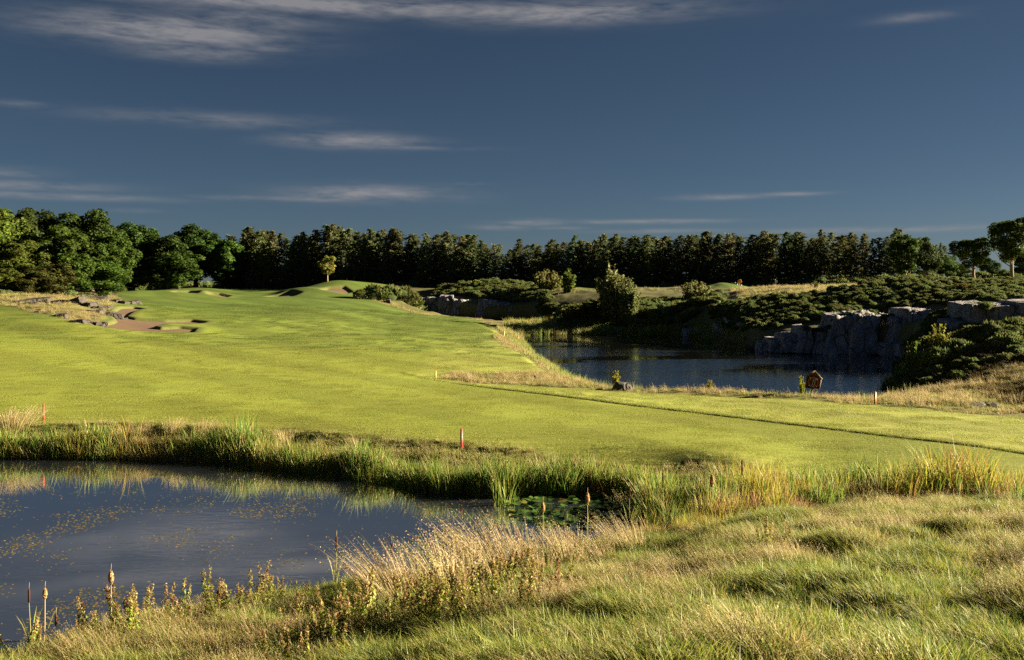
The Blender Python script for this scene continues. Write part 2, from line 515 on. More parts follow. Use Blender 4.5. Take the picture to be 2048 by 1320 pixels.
def leaf_mat(name, trans=.35, rough=.55, spec=.25, vary=.3):
    m, nt, N, L, out = nodes_of(name)
    at = N('ShaderNodeAttribute'); at.attribute_name = 'col'
    oi = N('ShaderNodeObjectInfo')
    c = mixrgb(nt, 1.0, at.outputs['Color'], oi.outputs['Color'], 'MULTIPLY')
    h = N('ShaderNodeHueSaturation')
    L(c, h.inputs['Color'])
    L(math_n(nt, 'ADD', math_n(nt, 'MULTIPLY', oi.outputs['Random'], vary), 1 - vary * .5), h.inputs['Value'])
    L(math_n(nt, 'ADD', math_n(nt, 'MULTIPLY', oi.outputs['Random'], .03), .485), h.inputs['Hue'])
    b = N('ShaderNodeBsdfPrincipled')
    L(h.outputs[0], b.inputs['Base Color']); b.inputs['Roughness'].default_value = rough
    b.inputs['Specular IOR Level'].default_value = spec
    t = N('ShaderNodeBsdfTranslucent'); L(h.outputs[0], t.inputs['Color'])
    mx = N('ShaderNodeMixShader'); mx.inputs[0].default_value = trans
    L(b.outputs[0], mx.inputs[1]); L(t.outputs[0], mx.inputs[2]); L(mx.outputs[0], out.inputs[0])
    return m

def plain_mat(name, color, rough=.6, nscale=8.0, var=.25, bump=.2, bscale=None, metal=0, spec=.3):
    m, nt, N, L, out = nodes_of(name)
    tcn = N('ShaderNodeTexCoord')
    f = noise_n(nt, nscale, 5, .65, tcn.outputs['Object'])
    lo = tuple(c * (1 - var) for c in color); hi = tuple(min(1, c * (1 + var)) for c in color)
    b = N('ShaderNodeBsdfPrincipled')
    L(ramp_n(nt, f, [(.3, lo), (.7, hi)]), b.inputs['Base Color'])
    b.inputs['Roughness'].default_value = rough; b.inputs['Metallic'].default_value = metal
    b.inputs['Specular IOR Level'].default_value = spec
    if bump:
        bp = N('ShaderNodeBump'); bp.inputs['Strength'].default_value = bump; bp.inputs['Distance'].default_value = .02
        L(noise_n(nt, bscale or nscale * 3, 4, .6, tcn.outputs['Object']), bp.inputs['Height']); L(bp.outputs[0], b.inputs['Normal'])
    L(b.outputs[0], out.inputs[0])
    return m

def ground_mat():
    m, nt, N, L, out = nodes_of('turf_and_soil')
    at = N('ShaderNodeAttribute'); at.attribute_name = 'col'
    tcn = N('ShaderNodeTexCoord')
    mp = N('ShaderNodeMapping'); mp.inputs['Rotation'].default_value = (0, 0, math.radians(49))
    mp.inputs['Scale'].default_value = (.35, 3.2, 1)
    L(tcn.outputs['Object'], mp.inputs['Vector'])
    streak = noise_n(nt, 1.0, 5, .7, mp.outputs[0])
    fine = noise_n(nt, 7.0, 5, .75, tcn.outputs['Object'])
    big = noise_n(nt, .09, 4, .6, tcn.outputs['Object'])
    v = math_n(nt, 'ADD', math_n(nt, 'MULTIPLY', streak, .55), math_n(nt, 'MULTIPLY', fine, .75))
    v = math_n(nt, 'ADD', v, math_n(nt, 'MULTIPLY', big, .5))
    h = N('ShaderNodeHueSaturation')
    L(at.outputs['Color'], h.inputs['Color'])
    L(math_n(nt, 'ADD', math_n(nt, 'MULTIPLY', v, 1.5), -.35), h.inputs['Value'])
    L(math_n(nt, 'ADD', math_n(nt, 'MULTIPLY', big, .05), .475), h.inputs['Hue'])
    b = N('ShaderNodeBsdfPrincipled'); L(h.outputs[0], b.inputs['Base Color'])
    b.inputs['Roughness'].default_value = .8; b.inputs['Specular IOR Level'].default_value = .12
    bp = N('ShaderNodeBump'); bp.inputs['Strength'].default_value = .55; bp.inputs['Distance'].default_value = .05
    L(math_n(nt, 'ADD', fine, math_n(nt, 'MULTIPLY', streak, .8)), bp.inputs['Height']); L(bp.outputs[0], b.inputs['Normal'])
    L(b.outputs[0], out.inputs[0])
    return m

def water_mat(name, body, ripple, patch, breeze=None):
    """still pond water: mirror that gets stronger at a glancing angle over a murky body"""
    m, nt, N, L, out = nodes_of(name)
    tcn = N('ShaderNodeTexCoord')
    mp = N('ShaderNodeMapping'); mp.inputs['Scale'].default_value = (.6, 1.5, 1)
    L(tcn.outputs['Object'], mp.inputs['Vector'])
    f = noise_n(nt, 2.2, 3, .55, mp.outputs[0])
    wind = noise_n(nt, patch, 2, .5, mp.outputs[0])
    wind = ramp_n(nt, wind, [(.46, (.07, .07, .07)), (.56, (1, 1, 1))])
    if breeze:      # open water in front that the breeze reaches
        sx = N('ShaderNodeSeparateXYZ'); L(tcn.outputs['Object'], sx.inputs[0])
        yy = math_n(nt, 'ADD', sx.outputs[1], math_n(nt, 'MULTIPLY', noise_n(nt, .09, 3, .6, tcn.outputs['Object']), 16))
        mr = N('ShaderNodeMapRange'); mr.inputs['From Min'].default_value = breeze[1]; mr.inputs['From Max'].default_value = breeze[0]; L(yy, mr.inputs['Value'])
        wind = math_n(nt, 'MAXIMUM', wind, mr.outputs[0])
    bp = N('ShaderNodeBump'); bp.inputs['Distance'].default_value = .05
    L(math_n(nt, 'MULTIPLY', wind, ripple), bp.inputs['Strength']); L(f, bp.inputs['Height'])
    d = N('ShaderNodeBsdfDiffuse'); d.inputs['Color'].default_value = (*body, 1)
    g = N('ShaderNodeBsdfGlossy'); g.inputs['Roughness'].default_value = .03
    L(bp.outputs[0], g.inputs['Normal'])
    fr = N('ShaderNodeFresnel'); fr.inputs['IOR'].default_value = 2.1
    mx = N('ShaderNodeMixShader')
    L(math_n(nt, 'MINIMUM', math_n(nt, 'MULTIPLY', fr.outputs[0], 1.95), .98), mx.inputs[0]); L(d.outputs[0], mx.inputs[1]); L(g.outputs[0], mx.inputs[2])
    L(mx.outputs[0], out.inputs[0])
    return m

def rock_mat(name, base, moss):
    m, nt, N, L, out = nodes_of(name)
    tcn = N('ShaderNodeTexCoord'); geo = N('ShaderNodeNewGeometry')
    mp = N('ShaderNodeMapping'); mp.inputs['Scale'].default_value = (1, 1, .45); L(tcn.outputs['Object'], mp.inputs['Vector'])
    a = noise_n(nt, .9, 6, .68, mp.outputs[0], .8); b2 = noise_n(nt, 5.0, 5, .7, tcn.outputs['Object'])
    c = ramp_n(nt, a, [(.28, tuple(v * .45 for v in base)), (.5, base), (.62, tuple(v * 1.35 for v in base)), (.78, (base[0] * 2.0, base[1] * 1.9, base[2] * 1.85))])
    c = mixrgb(nt, .5, c, ramp_n(nt, b2, [(.3, (.4, .4, .4)), (.7, (1.3, 1.3, 1.3))]), 'MULTIPLY')
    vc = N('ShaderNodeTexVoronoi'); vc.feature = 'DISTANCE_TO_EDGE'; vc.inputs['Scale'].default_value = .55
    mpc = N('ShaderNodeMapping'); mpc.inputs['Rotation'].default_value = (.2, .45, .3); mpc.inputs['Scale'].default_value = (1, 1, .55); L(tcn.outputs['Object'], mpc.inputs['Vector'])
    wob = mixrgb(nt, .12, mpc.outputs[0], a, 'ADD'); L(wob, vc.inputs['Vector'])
    crack = ramp_n(nt, vc.outputs['Distance'], [(.0, (.25, .25, .25)), (.05, (1, 1, 1))])  # dark lines along the cracks: dirt and their inner shade, as colour
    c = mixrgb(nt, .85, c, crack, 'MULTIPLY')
    sp = N('ShaderNodeSeparateXYZ'); L(geo.outputs['Normal'], sp.inputs[0])
    mo = math_n(nt, 'ADD', math_n(nt, 'MULTIPLY', sp.outputs[2], 1.3), math_n(nt, 'MULTIPLY', a, 1.2))
    c = mixrgb(nt, ramp_n(nt, mo, [(1.0, (0, 0, 0)), (1.3, (1, 1, 1))]), c, moss)
    bs = N('ShaderNodeBsdfPrincipled'); L(c, bs.inputs['Base Color']); bs.inputs['Roughness'].default_value = .75
    bs.inputs['Specular IOR Level'].default_value = .25
    bp = N('ShaderNodeBump'); bp.inputs['Strength'].default_value = .9; bp.inputs['Distance'].default_value = .12
    vo = N('ShaderNodeTexVoronoi'); vo.feature = 'DISTANCE_TO_EDGE'; vo.inputs['Scale'].default_value = .8; L(mp.outputs[0], vo.inputs['Vector'])
    L(math_n(nt, 'ADD', math_n(nt, 'ADD', math_n(nt, 'ADD', b2, a), math_n(nt, 'MINIMUM', math_n(nt, 'MULTIPLY', vo.outputs['Distance'], 6), .6)), math_n(nt, 'MULTIPLY', crack, 1.2)), bp.inputs['Height'])
    L(bp.outputs[0], bs.inputs['Normal']); L(bs.outputs[0], out.inputs[0])
    return m

M_GROUND = ground_mat()
M_LEAF = leaf_mat('broad_leaf', .32, .7, .08)
M_NEEDLE = leaf_mat('needle_leaf', .32, .75, .05)
M_GRASS = leaf_mat('grass_blade', .4, .5, .2, .35)
M_BARK = leaf_mat('bark', 0.0, .85, .1, .2)
M_WATER1 = water_mat('pond_water', (.036, .042, .058), .07, .25)
M_WATER2 = water_mat('quarry_water', (.055, .062, .070), .65, .05, (94, 112))
M_SAND = plain_mat('sand', (.092, .055, .030), .9, 1.2, .16, .35, 25)
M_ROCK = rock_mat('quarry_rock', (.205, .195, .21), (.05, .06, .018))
M_ROCK_L = rock_mat('outcrop_rock', (.055, .047, .04), (.085, .065, .02))

# ------------------------------------------------------------------ ground
def build_ground():
    rows = np.concatenate([np.array([-5, -2, 0, 2]), np.geomspace(4, 9, 14, endpoint=False), np.geomspace(9, 38, 250, endpoint=False), np.geomspace(38, 60, 85, endpoint=False), np.geomspace(60, 110, 130, endpoint=False),
                           np.geomspace(110, 180, 165, endpoint=False), np.geomspace(180, 300, 130, endpoint=False), np.geomspace(300, 520, 26), np.array([700, 1100, 2000, 4000, 7000.])])
    tc_ = np.linspace(-.565, .565, 700)
    side = np.array([.6, .66, .75, .9, 1.2, 1.8, 3.0])
    cols = np.concatenate([-side[::-1], tc_, side])
    Y, T = np.meshgrid(rows, cols, indexing='ij')
    X = T * (Y + 6)
    x, y = X.ravel(), Y.ravel()
    z, q = terrain(x, y, True)
    r = np.random.default_rng(3)
    px, s1, s2, s3, sf, mown, sb = (q[k] for k in ('px', 's1', 's2', 's3', 'sf', 'mown', 'sb'))
    smin = np.minimum(np.minimum(s1, s2), s3)
    tee = np.zeros(x.shape)
    for t in TEE_W:
        a, _ = poly_sd(x, y, t); tee = np.maximum(tee, sstep(.5 - a / 2))
    # colours that belong to the ground itself: cut, rough, heath, woodland floor, mud
    n1 = fbm(x / 9, y / 9, seed=71); n2 = fbm(x / 2.2, y / 2.2, seed=72)
    c_fair = np.array([.138, .158, .024]); c_semi = np.array([.185, .198, .040]); c_far = np.array([.062, .092, .015])
    side_line = line_side(x, y)
    semi = sstep((side_line + .15) / .3) * sstep((x + 9) / 3)
    semi = np.maximum(semi, sstep((2.5 - np.abs(sf)) / 2) * .5 * (y < 60))
    fw = c_fair[None] * (1 - semi[:, None]) + c_semi[None] * semi[:, None]
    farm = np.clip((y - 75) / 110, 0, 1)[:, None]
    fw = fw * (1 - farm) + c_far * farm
    band = .5 + .5 * np.sin((x * .74 + y * .67) * 2 * math.pi / 9.0 + 1.5 * n1)  # mowing bands, deepened in colour to suggest undulation shading
    fw = fw * (1 + .20 * (sstep(band * 3 - 1) - .5))[:, None] * (1 + .14 * n1 + .05 * n2)[:, None]
    c_rough = np.array([.085, .088, .030]); c_dry = np.array([.17, .13, .06])
    dry = sstep(.5 + n1 * .9)
    ro = c_rough[None] * (1 - .5 * dry[:, None]) + c_dry[None] * .5 * dry[:, None]
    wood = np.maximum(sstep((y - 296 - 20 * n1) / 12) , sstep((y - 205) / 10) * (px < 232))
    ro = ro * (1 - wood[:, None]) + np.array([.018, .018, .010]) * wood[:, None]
    gorse = ((y > 70) & (px > 1060)).astype(float) * sstep((1700 - px) / 200 + (y < 170)) * .6
    ro = ro * (1 - gorse[:, None]) + np.array([.085, .085, .040]) * gorse[:, None]
    mud = sstep((.9 - smin) / .9)
    ro = ro * (1 - mud[:, None]) + np.array([.022, .018, .010]) * mud[:, None]
    mm = np.maximum(mown, tee)
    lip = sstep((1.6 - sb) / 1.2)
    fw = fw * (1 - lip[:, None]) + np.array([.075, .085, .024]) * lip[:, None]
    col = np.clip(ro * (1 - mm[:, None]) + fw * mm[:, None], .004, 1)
    nr, nc = len(rows), len(cols)
    i = np.arange(nr * nc).reshape(nr, nc)
    Q = np.stack([i[:-1, :-1], i[:-1, 1:], i[1:, 1:], i[1:, :-1]], -1).reshape(-1, 4)
    V = np.stack([x, y, z], 1)
    fm = (mm > .5)[Q].mean(1) >= .5
    # one mesh first for its smooth normals, then two pieces of the setting
    full = mesh_np('tmp', V, Q=Q, smooth=True)
    nrm = np.zeros((len(V), 3), np.float32); full.vertex_normals.foreach_get('vector', nrm.ravel()) if False else None
    vn = np.empty(len(V) * 3, np.float32); full.vertices.foreach_get('normal', vn); vn = vn.reshape(-1, 3)
    bpy.data.meshes.remove(full)
    for name, sel, lab in (('fairway', fm, 'mown golf fairway rolling from the near pond up to the green'), ('ground', ~fm, 'rough unmown ground round the ponds, banks and wood')):
        q_ = Q[sel]; used = np.unique(q_)
        mp_ = np.full(len(V), -1); mp_[used] = np.arange(len(used))
        me = mesh_np(name, V[used], Q=mp_[q_], col=col[used], smooth=True, mat=M_GROUND)
        me.normals_split_custom_set_from_vertices(vn[used])
        o = link(name, me); tag(o, lab, 'ground', kind='structure')

# the step between the two cuts of grass: a gently curved line
LINE = [WP(800, 746, 1.42), WP(850, 757, 1.4), WP(1000, 776, 1.36), WP(1250, 808, 1.33), WP(1500, 838, 1.3), WP(1750, 870, 1.26), WP(2048, 910, 1.2), WP(2500, 965, 1.1)]
def line_side(x, y):
    """distance to the line, positive on the far side"""
    best = np.full(x.shape, 1e9); sg = np.ones(x.shape)
    for (x1, y1, _), (x2, y2, _) in zip(LINE[:-1], LINE[1:]):
        ex, ey = x2-x1, y2-y1
        t = np.clip(((x-x1)*ex + (y-y1)*ey) / (ex*ex+ey*ey), 0, 1)
        d = np.hypot(x-x1-t*ex, y-y1-t*ey)
        s = np.sign(ex*(y-y1) - ey*(x-x1))
        m = d < best
        best = np.where(m, d, best); sg = np.where(m, s, sg)
    return best * sg

build_ground()

def build_sand():
    labs = {'front': 'sprawling brown sand bunker with turf islands in front of the rocky outcrop', 'greenside_left': 'dark sand bunker below the flag, left of two beside the green',
            'greenside_mid': 'sand bunker with a sunlit left end, right of the two below the flag', 'apron': 'long low sand bunker right of the green with a shadowed lip',
            'mound': 'sand bunker cut into the grassy mound under the young orange tree'}
    for (nm, _), pl in zip(BUNKERS, BUNK_W):
        p = np.array(pl); lo, hi = p.min(0) - 1.5, p.max(0) + 1.5
        xs = np.arange(lo[0], hi[0], .35); ys = np.arange(lo[1], hi[1], .5)
        X, Y = np.meshgrid(xs, ys, indexing='ij'); x, y = X.ravel(), Y.ravel()
        _, q = terrain(x, y, True); sb, _ = poly_sd(x, y, pl)
        z = q['zu'] - (.30 if nm == 'front' else .50) + .12 * sstep(-sb / 4) * 0 + .05 * fbm(x / 2, y / 2, seed=9)
        i = np.arange(x.size).reshape(X.shape)
        Q = np.stack([i[:-1, :-1], i[1:, :-1], i[1:, 1:], i[:-1, 1:]], -1).reshape(-1, 4)
        Q = Q[(sb[Q] < .7).all(1)]
        used = np.unique(Q); mp_ = np.full(x.size, -1); mp_[used] = np.arange(len(used))
        o = link('sand_bunker', mesh_np('sand_bunker', np.stack([x, y, z], 1)[used], Q=mp_[Q], smooth=True, mat=M_SAND))
        tag(o, labs[nm], 'bunker', 'sand bunkers on the fairway', 'structure')
build_sand()

def build_water():
    for nm, pl, mat, lab in (('pond', POND1, M_WATER1, 'still near pond mirroring the sky, dotted with floating leaves'),
                             ('quarry_pond', POND2, M_WATER2, 'rippled quarry pond below the dark rock face on the right'),
                             ('back_pond', POND3, M_WATER2, 'narrow strip of dark water under the far rock face')):
        p = np.array(pl); n = len(p)
        area = np.sum(p[:, 0] * np.roll(p[:, 1], -1) - np.roll(p[:, 0], -1) * p[:, 1])
        if area < 0: p = p[::-1]
        e = np.roll(p, -1, 0) - p
        nn = unit(np.stack([e[:, 1], -e[:, 0]], 1)); vn = unit(nn + np.roll(nn, 1, 0))
        p = p + vn * .9
        me = bpy.data.meshes.new(nm); me.from_pydata([(a, b, 0) for a, b in p], [], [tuple(range(n))]); me.materials.append(mat)
        tag(link(nm, me), lab, 'pond', kind='structure')
build_water()

# ------------------------------------------------------------------ scattering (only for cover nobody could count)
def scatter(name, protos, P, rz, S, idx, label, cat, tilt=None):
    """one object that spreads small plants over many points with geometry nodes"""
    pc = bpy.data.collections.new(name + '_kinds')
    for k, me in enumerate(protos):
        o = bpy.data.objects.new(f'{name}_kind_{k:02d}', me); pc.objects.link(o)
    n = len(P)
    me = mesh_np(name, P)
    rot = np.zeros((n, 3), np.float32); rot[:, 2] = rz
    if tilt is not None: rot[:, :2] = tilt
    a = me.attributes.new('rot', 'FLOAT_VECTOR', 'POINT'); a.data.foreach_set('vector', rot.ravel())
    a = me.attributes.new('scl', 'FLOAT', 'POINT'); a.data.foreach_set('value', np.asarray(S, np.float32))
    a = me.attributes.new('idx', 'INT', 'POINT'); a.data.foreach_set('value', np.asarray(idx, np.int32))
    o = link(name, me)
    ng = bpy.data.node_groups.new(name, 'GeometryNodeTree')
    ng.interface.new_socket('Geometry', in_out='INPUT', socket_type='NodeSocketGeometry')
    ng.interface.new_socket('Geometry', in_out='OUTPUT', socket_type='NodeSocketGeometry')
    N, L = ng.nodes.new, ng.links.new
    gi, go = N('NodeGroupInput'), N('NodeGroupOutput')
    iop = N('GeometryNodeInstanceOnPoints'); ci = N('GeometryNodeCollectionInfo')
    ci.inputs['Collection'].default_value = pc
    ci.inputs['Separate Children'].default_value = True; ci.inputs['Reset Children'].default_value = True
    def attr(nm, ty):
        t = N('GeometryNodeInputNamedAttribute'); t.data_type = ty; t.inputs['Name'].default_value = nm
        return t.outputs['Attribute']
    e2r = N('FunctionNodeEulerToRotation'); L(attr('rot', 'FLOAT_VECTOR'), e2r.inputs[0])
    L(gi.outputs[0], iop.inputs['Points']); L(ci.outputs[0], iop.inputs['Instance'])
    iop.inputs['Pick Instance'].default_value = True
    L(attr('idx', 'INT'), iop.inputs['Instance Index']); L(e2r.outputs[0], iop.inputs['Rotation']); L(attr('scl', 'FLOAT'), iop.inputs['Scale'])
    L(iop.outputs[0], go.inputs[0])
    md = o.modifiers.new('spread', 'NODES'); md.node_group = ng
    return tag(o, label, cat, kind='stuff')

def zone_points(poly_pd, dens, r, extra=None):
    """points spread evenly over a zone given as (photo column, distance) corners, set on the ground"""
    pw = np.array([W(a, b, 0)[:2] for a, b in poly_pd]); lo, hi = pw.min(0), pw.max(0)
    n = int((hi[0]-lo[0]) * (hi[1]-lo[1]) * dens)
    x = r.uniform(lo[0], hi[0], n); y = r.uniform(lo[1], hi[1], n)
    m = in_poly(x, y, [tuple(p) for p in pw]); x, y = x[m], y[m]
    z, q = terrain(x, y, True)
    keep = (q['s1'] > .15) & (q['s2'] > .15) & (q['s3'] > .15)
    if extra is not None: keep &= extra(x, y, z, q)
    return np.stack([x, y, z], 1)[keep], {k: v[keep] for k, v in q.items()}

GREEN, LIME, STRAW, BROWN, RUST, DEEP = (.090,.130,.021), (.190,.200,.035), (.32,.262,.115), (.13,.085,.042), (.21,.085,.04), (.035,.065,.014)

def tuft(seed, n, h, spread, lean, wid, pal, tip=None, stems=0, stem_h=1.6, stem_c=STRAW):
    r = np.random.default_rng(seed); g = Geo()
    rad = spread * np.sqrt(r.uniform(0, 1, n)); a = r.uniform(0, 2*math.pi, n)
    B = np.stack([rad*np.cos(a), rad*np.sin(a), np.full(n, -.03)], 1)
    H = h * r.uniform(.55, 1.15, n)
    out = np.stack([np.cos(a), np.sin(a), np.zeros(n)], 1) * (rad / spread * .45)[:, None]
    ln = (np.array([lean[0], lean[1], 0]) + out + r.normal(0, .28, (n, 3)) * [1, 1, 0]) * H[:, None]
    blades(g, B, H, ln, wid * r.uniform(.7, 1.2, n), r, pick(r, n, pal), bend=.8, tipc=tip)
    if stems:
        rad = spread * np.sqrt(r.uniform(0, 1, stems)); a = r.uniform(0, 2*math.pi, stems)
        B = np.stack([rad*np.cos(a), rad*np.sin(a), np.full(stems, -.03)], 1)
        H = h * stem_h * r.uniform(.7, 1.1, stems)
        ln = (np.array([lean[0], lean[1], 0]) * .8 + r.normal(0, .12, (stems, 3)) * [1, 1, 0]) * H[:, None]
        c = pick(r, stems, [(1, stem_c)])
        blades(g, B, H, ln, wid * .55, r, c, bend=.4)
        # seed panicle
        top = B + np.array([0, 0, 1.]) * (H * .82)[:, None] + ln
        for k in range(3):
            P = top - (ln * .06 + np.array([0, 0, .05]) * H[:, None]) * k + r.normal(0, .006, (stems, 3))
            cards(g, P, rand_dirs(stems, r), wid * 1.3, r, c * .8, 2.4)
    return g.mesh('grass_tuft', M_GRASS)

# ---- rough grass of the near bank
P_ROUGH = [tuft(1, 70, .27, .26, (-.35, .05), .010, [(5, GREEN), (3, LIME), (1, STRAW)]),
           tuft(2, 70, .33, .28, (-.40, .05), .010, [(3, GREEN), (5, LIME), (1.5, STRAW)]),
           tuft(3, 60, .38, .28, (-.45, .0), .009, [(1.5, GREEN), (3, LIME), (4, STRAW)], stems=7, stem_h=1.5),
           tuft(4, 60, .38, .28, (-.45, .05), .009, [(1, GREEN), (2, LIME), (3, STRAW), (3, BROWN)], stems=5, stem_h=1.4),
           tuft(5, 46, .48, .16, (-.25, .0), .014, [(4, DEEP), (4, GREEN), (2, LIME)]),
           tuft(6, 40, .36, .30, (-.5, .1), .008, [(2, LIME), (4, STRAW), (2, RUST)], stems=10, stem_h=1.7, stem_c=(.30,.19,.12))]

def near_bank():
    r = np.random.default_rng(101)
    P, q = zone_points([(-260,17),(-260,32),(800,36),(1400,40),(2400,40),(2900,9),(-900,9)], 30, r,
                       lambda x, y, z, q: (q['px'] > -150) & (q['px'] < 2200) & ((q['px'] < 1330) & (y < 34) | (y < 38.5)) & (z > .02))
    x, y = P[:, 0], P[:, 1]
    n1 = fbm(x / 2.6, y / 2.0, seed=201); n2 = fbm(x / 1.1, y / 1.1, seed=202)
    v = n1 + .5 * n2 + r.normal(0, .16, len(x))
    idx = np.select([v < -.25, v < .25, v < .50, v < .72], [0, 1, 2, 3], 5)
    idx = np.where(r.uniform(size=len(x)) < .035, 4, idx)
    S = r.uniform(.75, 1.25, len(x)) * (1 + .25 * n1)
    scatter('rough_grass', P_ROUGH, P, r.normal(0, .75, len(x)), S, idx, 'tousled green and straw rough grass on the near bank', 'grass')
near_bank()

# ---- turf of the mown fairway: short blades, then the longer edge between the two cuts
def turf_patch(seed, n, size, h, wid, pal):
    r = np.random.default_rng(seed); g = Geo()
    B = np.stack([r.uniform(-size/2, size/2, n), r.uniform(-size/2, size/2, n), np.full(n, -.004)], 1)
    H = h * r.uniform(.5, 1.2, n)
    ln = (r.normal(0, .5, (n, 3)) * [1, 1, 0] + [-.15, 0, 0]) * H[:, None]
    blades(g, B, H, ln, wid * r.uniform(.7, 1.3, n), r, pick(r, n, pal, .07), seg=1)
    return g.mesh('turf_patch', M_GRASS)

TURF_F = [(4, (.160, .188, .024)), (3, (.192, .212, .034)), (1, (.12, .145, .02)), (.6, (.23, .21, .07))]
TURF_S = [(4, (.180, .206, .036)), (3, (.212, .226, .048)), (1, (.125, .16, .027)), (.6, (.25, .24, .09))]
def fairway_turf():
    r = np.random.default_rng(102)
    tone = lambda pal, f: [(w, tuple(c*f for c in col)) for w, col in pal]
    protos = [turf_patch(20+k, 420, 1.3, .040, .013, tone(TURF_F, (.80, 1.10)[k])) for k in range(2)] + [turf_patch(24+k, 420, 1.3, .055, .014, tone(TURF_S, (.86, 1.08)[k])) for k in range(2)] + \
             [turf_patch(28+k, 520, 2.6, .055, .030, tone([(4, (.072, .105, .016)), (3, (.09, .122, .019)), (1, (.062, .09, .015))], (.78, 1.12)[k])) for k in range(2)]
    P, q = zone_points([(-120,50),(2170,35),(2170,62),(1100,100),(-120,100)], 1.05, r, lambda x, y, z, q: (q['sf'] < -.3))
    side = line_side(P[:, 0], P[:, 1])
    semi = ((side > 0) & (P[:, 0] > -7.5)) | (q['sf'] > -2.2)
    def light(x, y):      # mower bands, wet and dry patches
        b = np.sin((x*.76 + y*.65) * 2*math.pi / 5.2 + 1.2*fbm(x/9, y/9, seed=71)) * .55 + 1.1*fbm(x/14, y/9, seed=73) + .2*fbm(x/3, y/2, seed=74)
        return (b + r.normal(0, .35, len(x)) > 0).astype(int)
    idx = np.where(semi, 2, 0) + light(P[:, 0], P[:, 1])
    P2, q2 = zone_points([(-120,100),(1200,100),(1000,190),(1000,215),(-120,170)], .26, r, lambda x, y, z, q: (q['sf'] < -.5) & (q['sb'] > 1.4))
    P = np.concatenate([P, P2]); idx = np.concatenate([idx, 4 + light(P2[:, 0], P2[:, 1])])
    n = len(P)
    scatter('mown_turf', protos, P, r.choice([0, math.pi/2, math.pi, -math.pi/2], n), r.uniform(.85, 1.15, n), idx, 'short mown turf of the fairway', 'grass')
    # longer grass along the edge of the cut
    pts = []
    for (x1, y1, _), (x2, y2, _) in zip(LINE[:-1], LINE[1:]):
        L_ = math.hypot(x2-x1, y2-y1); k = int(L_ * 44)
        t = r.uniform(0, 1, k); o = np.abs(r.normal(0, .22, k)) - .05
        nx, ny = -(y2-y1)/L_, (x2-x1)/L_
        pts.append(np.stack([x1+(x2-x1)*t+nx*o, y1+(y2-y1)*t+ny*o], 1))
    pts = np.concatenate(pts); z = ground_z(pts[:, 0], pts[:, 1])
    pr = [tuft(40+k, 46, .16, .14, (-.1, 0), .012, [(4, GREEN), (3, LIME), (1, STRAW)]) for k in range(2)]
    m = len(pts); taper = np.clip((pts[:, 0] + 9) / 8, .35, 1)
    scatter('cut_edge_grass', pr, np.column_stack([pts, z]), r.uniform(-3, 3, m), r.uniform(.75, 1.2, m) * taper, r.integers(0, 2, m), 'dark line of longer grass between two cuts of the fairway', 'grass')
fairway_turf()

# ---- far bank of the near pond: rough grass on the slope, reeds at the water
def reed(seed, n, h, spread, wid, pal, lean=(-.04, 0), tip=None):
    r = np.random.default_rng(seed); g = Geo()
    rad = spread * np.sqrt(r.uniform(0, 1, n)); a = r.uniform(0, 2*math.pi, n)
    B = np.stack([rad*np.cos(a), rad*np.sin(a), np.full(n, -.25)], 1)
    H = h * r.uniform(.5, 1.1, n) + .25
    out = np.stack([np.cos(a), np.sin(a), np.zeros(n)], 1) * .16
    ln = (np.array([*lean, 0]) + out + r.normal(0, .10, (n, 3)) * [1, 1, 0]) * H[:, None]
    blades(g, B, H, ln, wid * r.uniform(.7, 1.2, n), r, pick(r, n, pal), bend=1.0, tipc=tip, seg=3)
    return g.mesh('reed_clump', M_GRASS)

R_GREEN, R_LIME, R_YEL, R_OCH = (.085,.155,.022), (.18,.22,.04), (.27,.24,.04), (.27,.155,.04)
P_REED = [reed(50, 30, 1.45, .28, .026, [(5, R_GREEN), (3, R_LIME), (1, STRAW)]), reed(51, 30, 1.25, .30, .024, [(3, R_GREEN), (4, R_LIME), (1, R_YEL), (1, STRAW)]),
          reed(52, 34, 1.1, .30, .020, [(2, R_GREEN), (3, R_LIME), (4, STRAW)]), reed(53, 30, 1.35, .32, .022, [(2, R_GREEN), (2, R_LIME), (3, R_YEL), (2, R_OCH)]),
          reed(54, 44, .85, .32, .014, [(3, STRAW), (2, BROWN), (1, R_GREEN)], (-.08, 0)), reed(55, 36, .7, .30, .016, [(4, (.28,.15,.08)), (2, RUST), (2, STRAW)], (-.1, 0)),
          reed(56, 30, .55, .26, .026, [(5, R_LIME), (2, (.24,.26,.08)), (2, R_GREEN)])]
P_BANK = [tuft(60, 60, .30, .30, (-.2, -.1), .016, [(4, GREEN), (3, LIME), (1, STRAW)]), tuft(61, 60, .36, .32, (-.25, -.1), .015, [(2, GREEN), (3, LIME), (3, STRAW)], stems=5),
          tuft(62, 50, .5, .3, (-.2, 0), .013, [(1, LIME), (5, STRAW), (2, BROWN)], stems=8, stem_h=1.4, stem_c=(.34,.27,.14)), tuft(63, 50, .34, .32, (-.3, -.1), .015, [(3, GREEN), (2, BROWN), (2, RUST)], stems=4)]

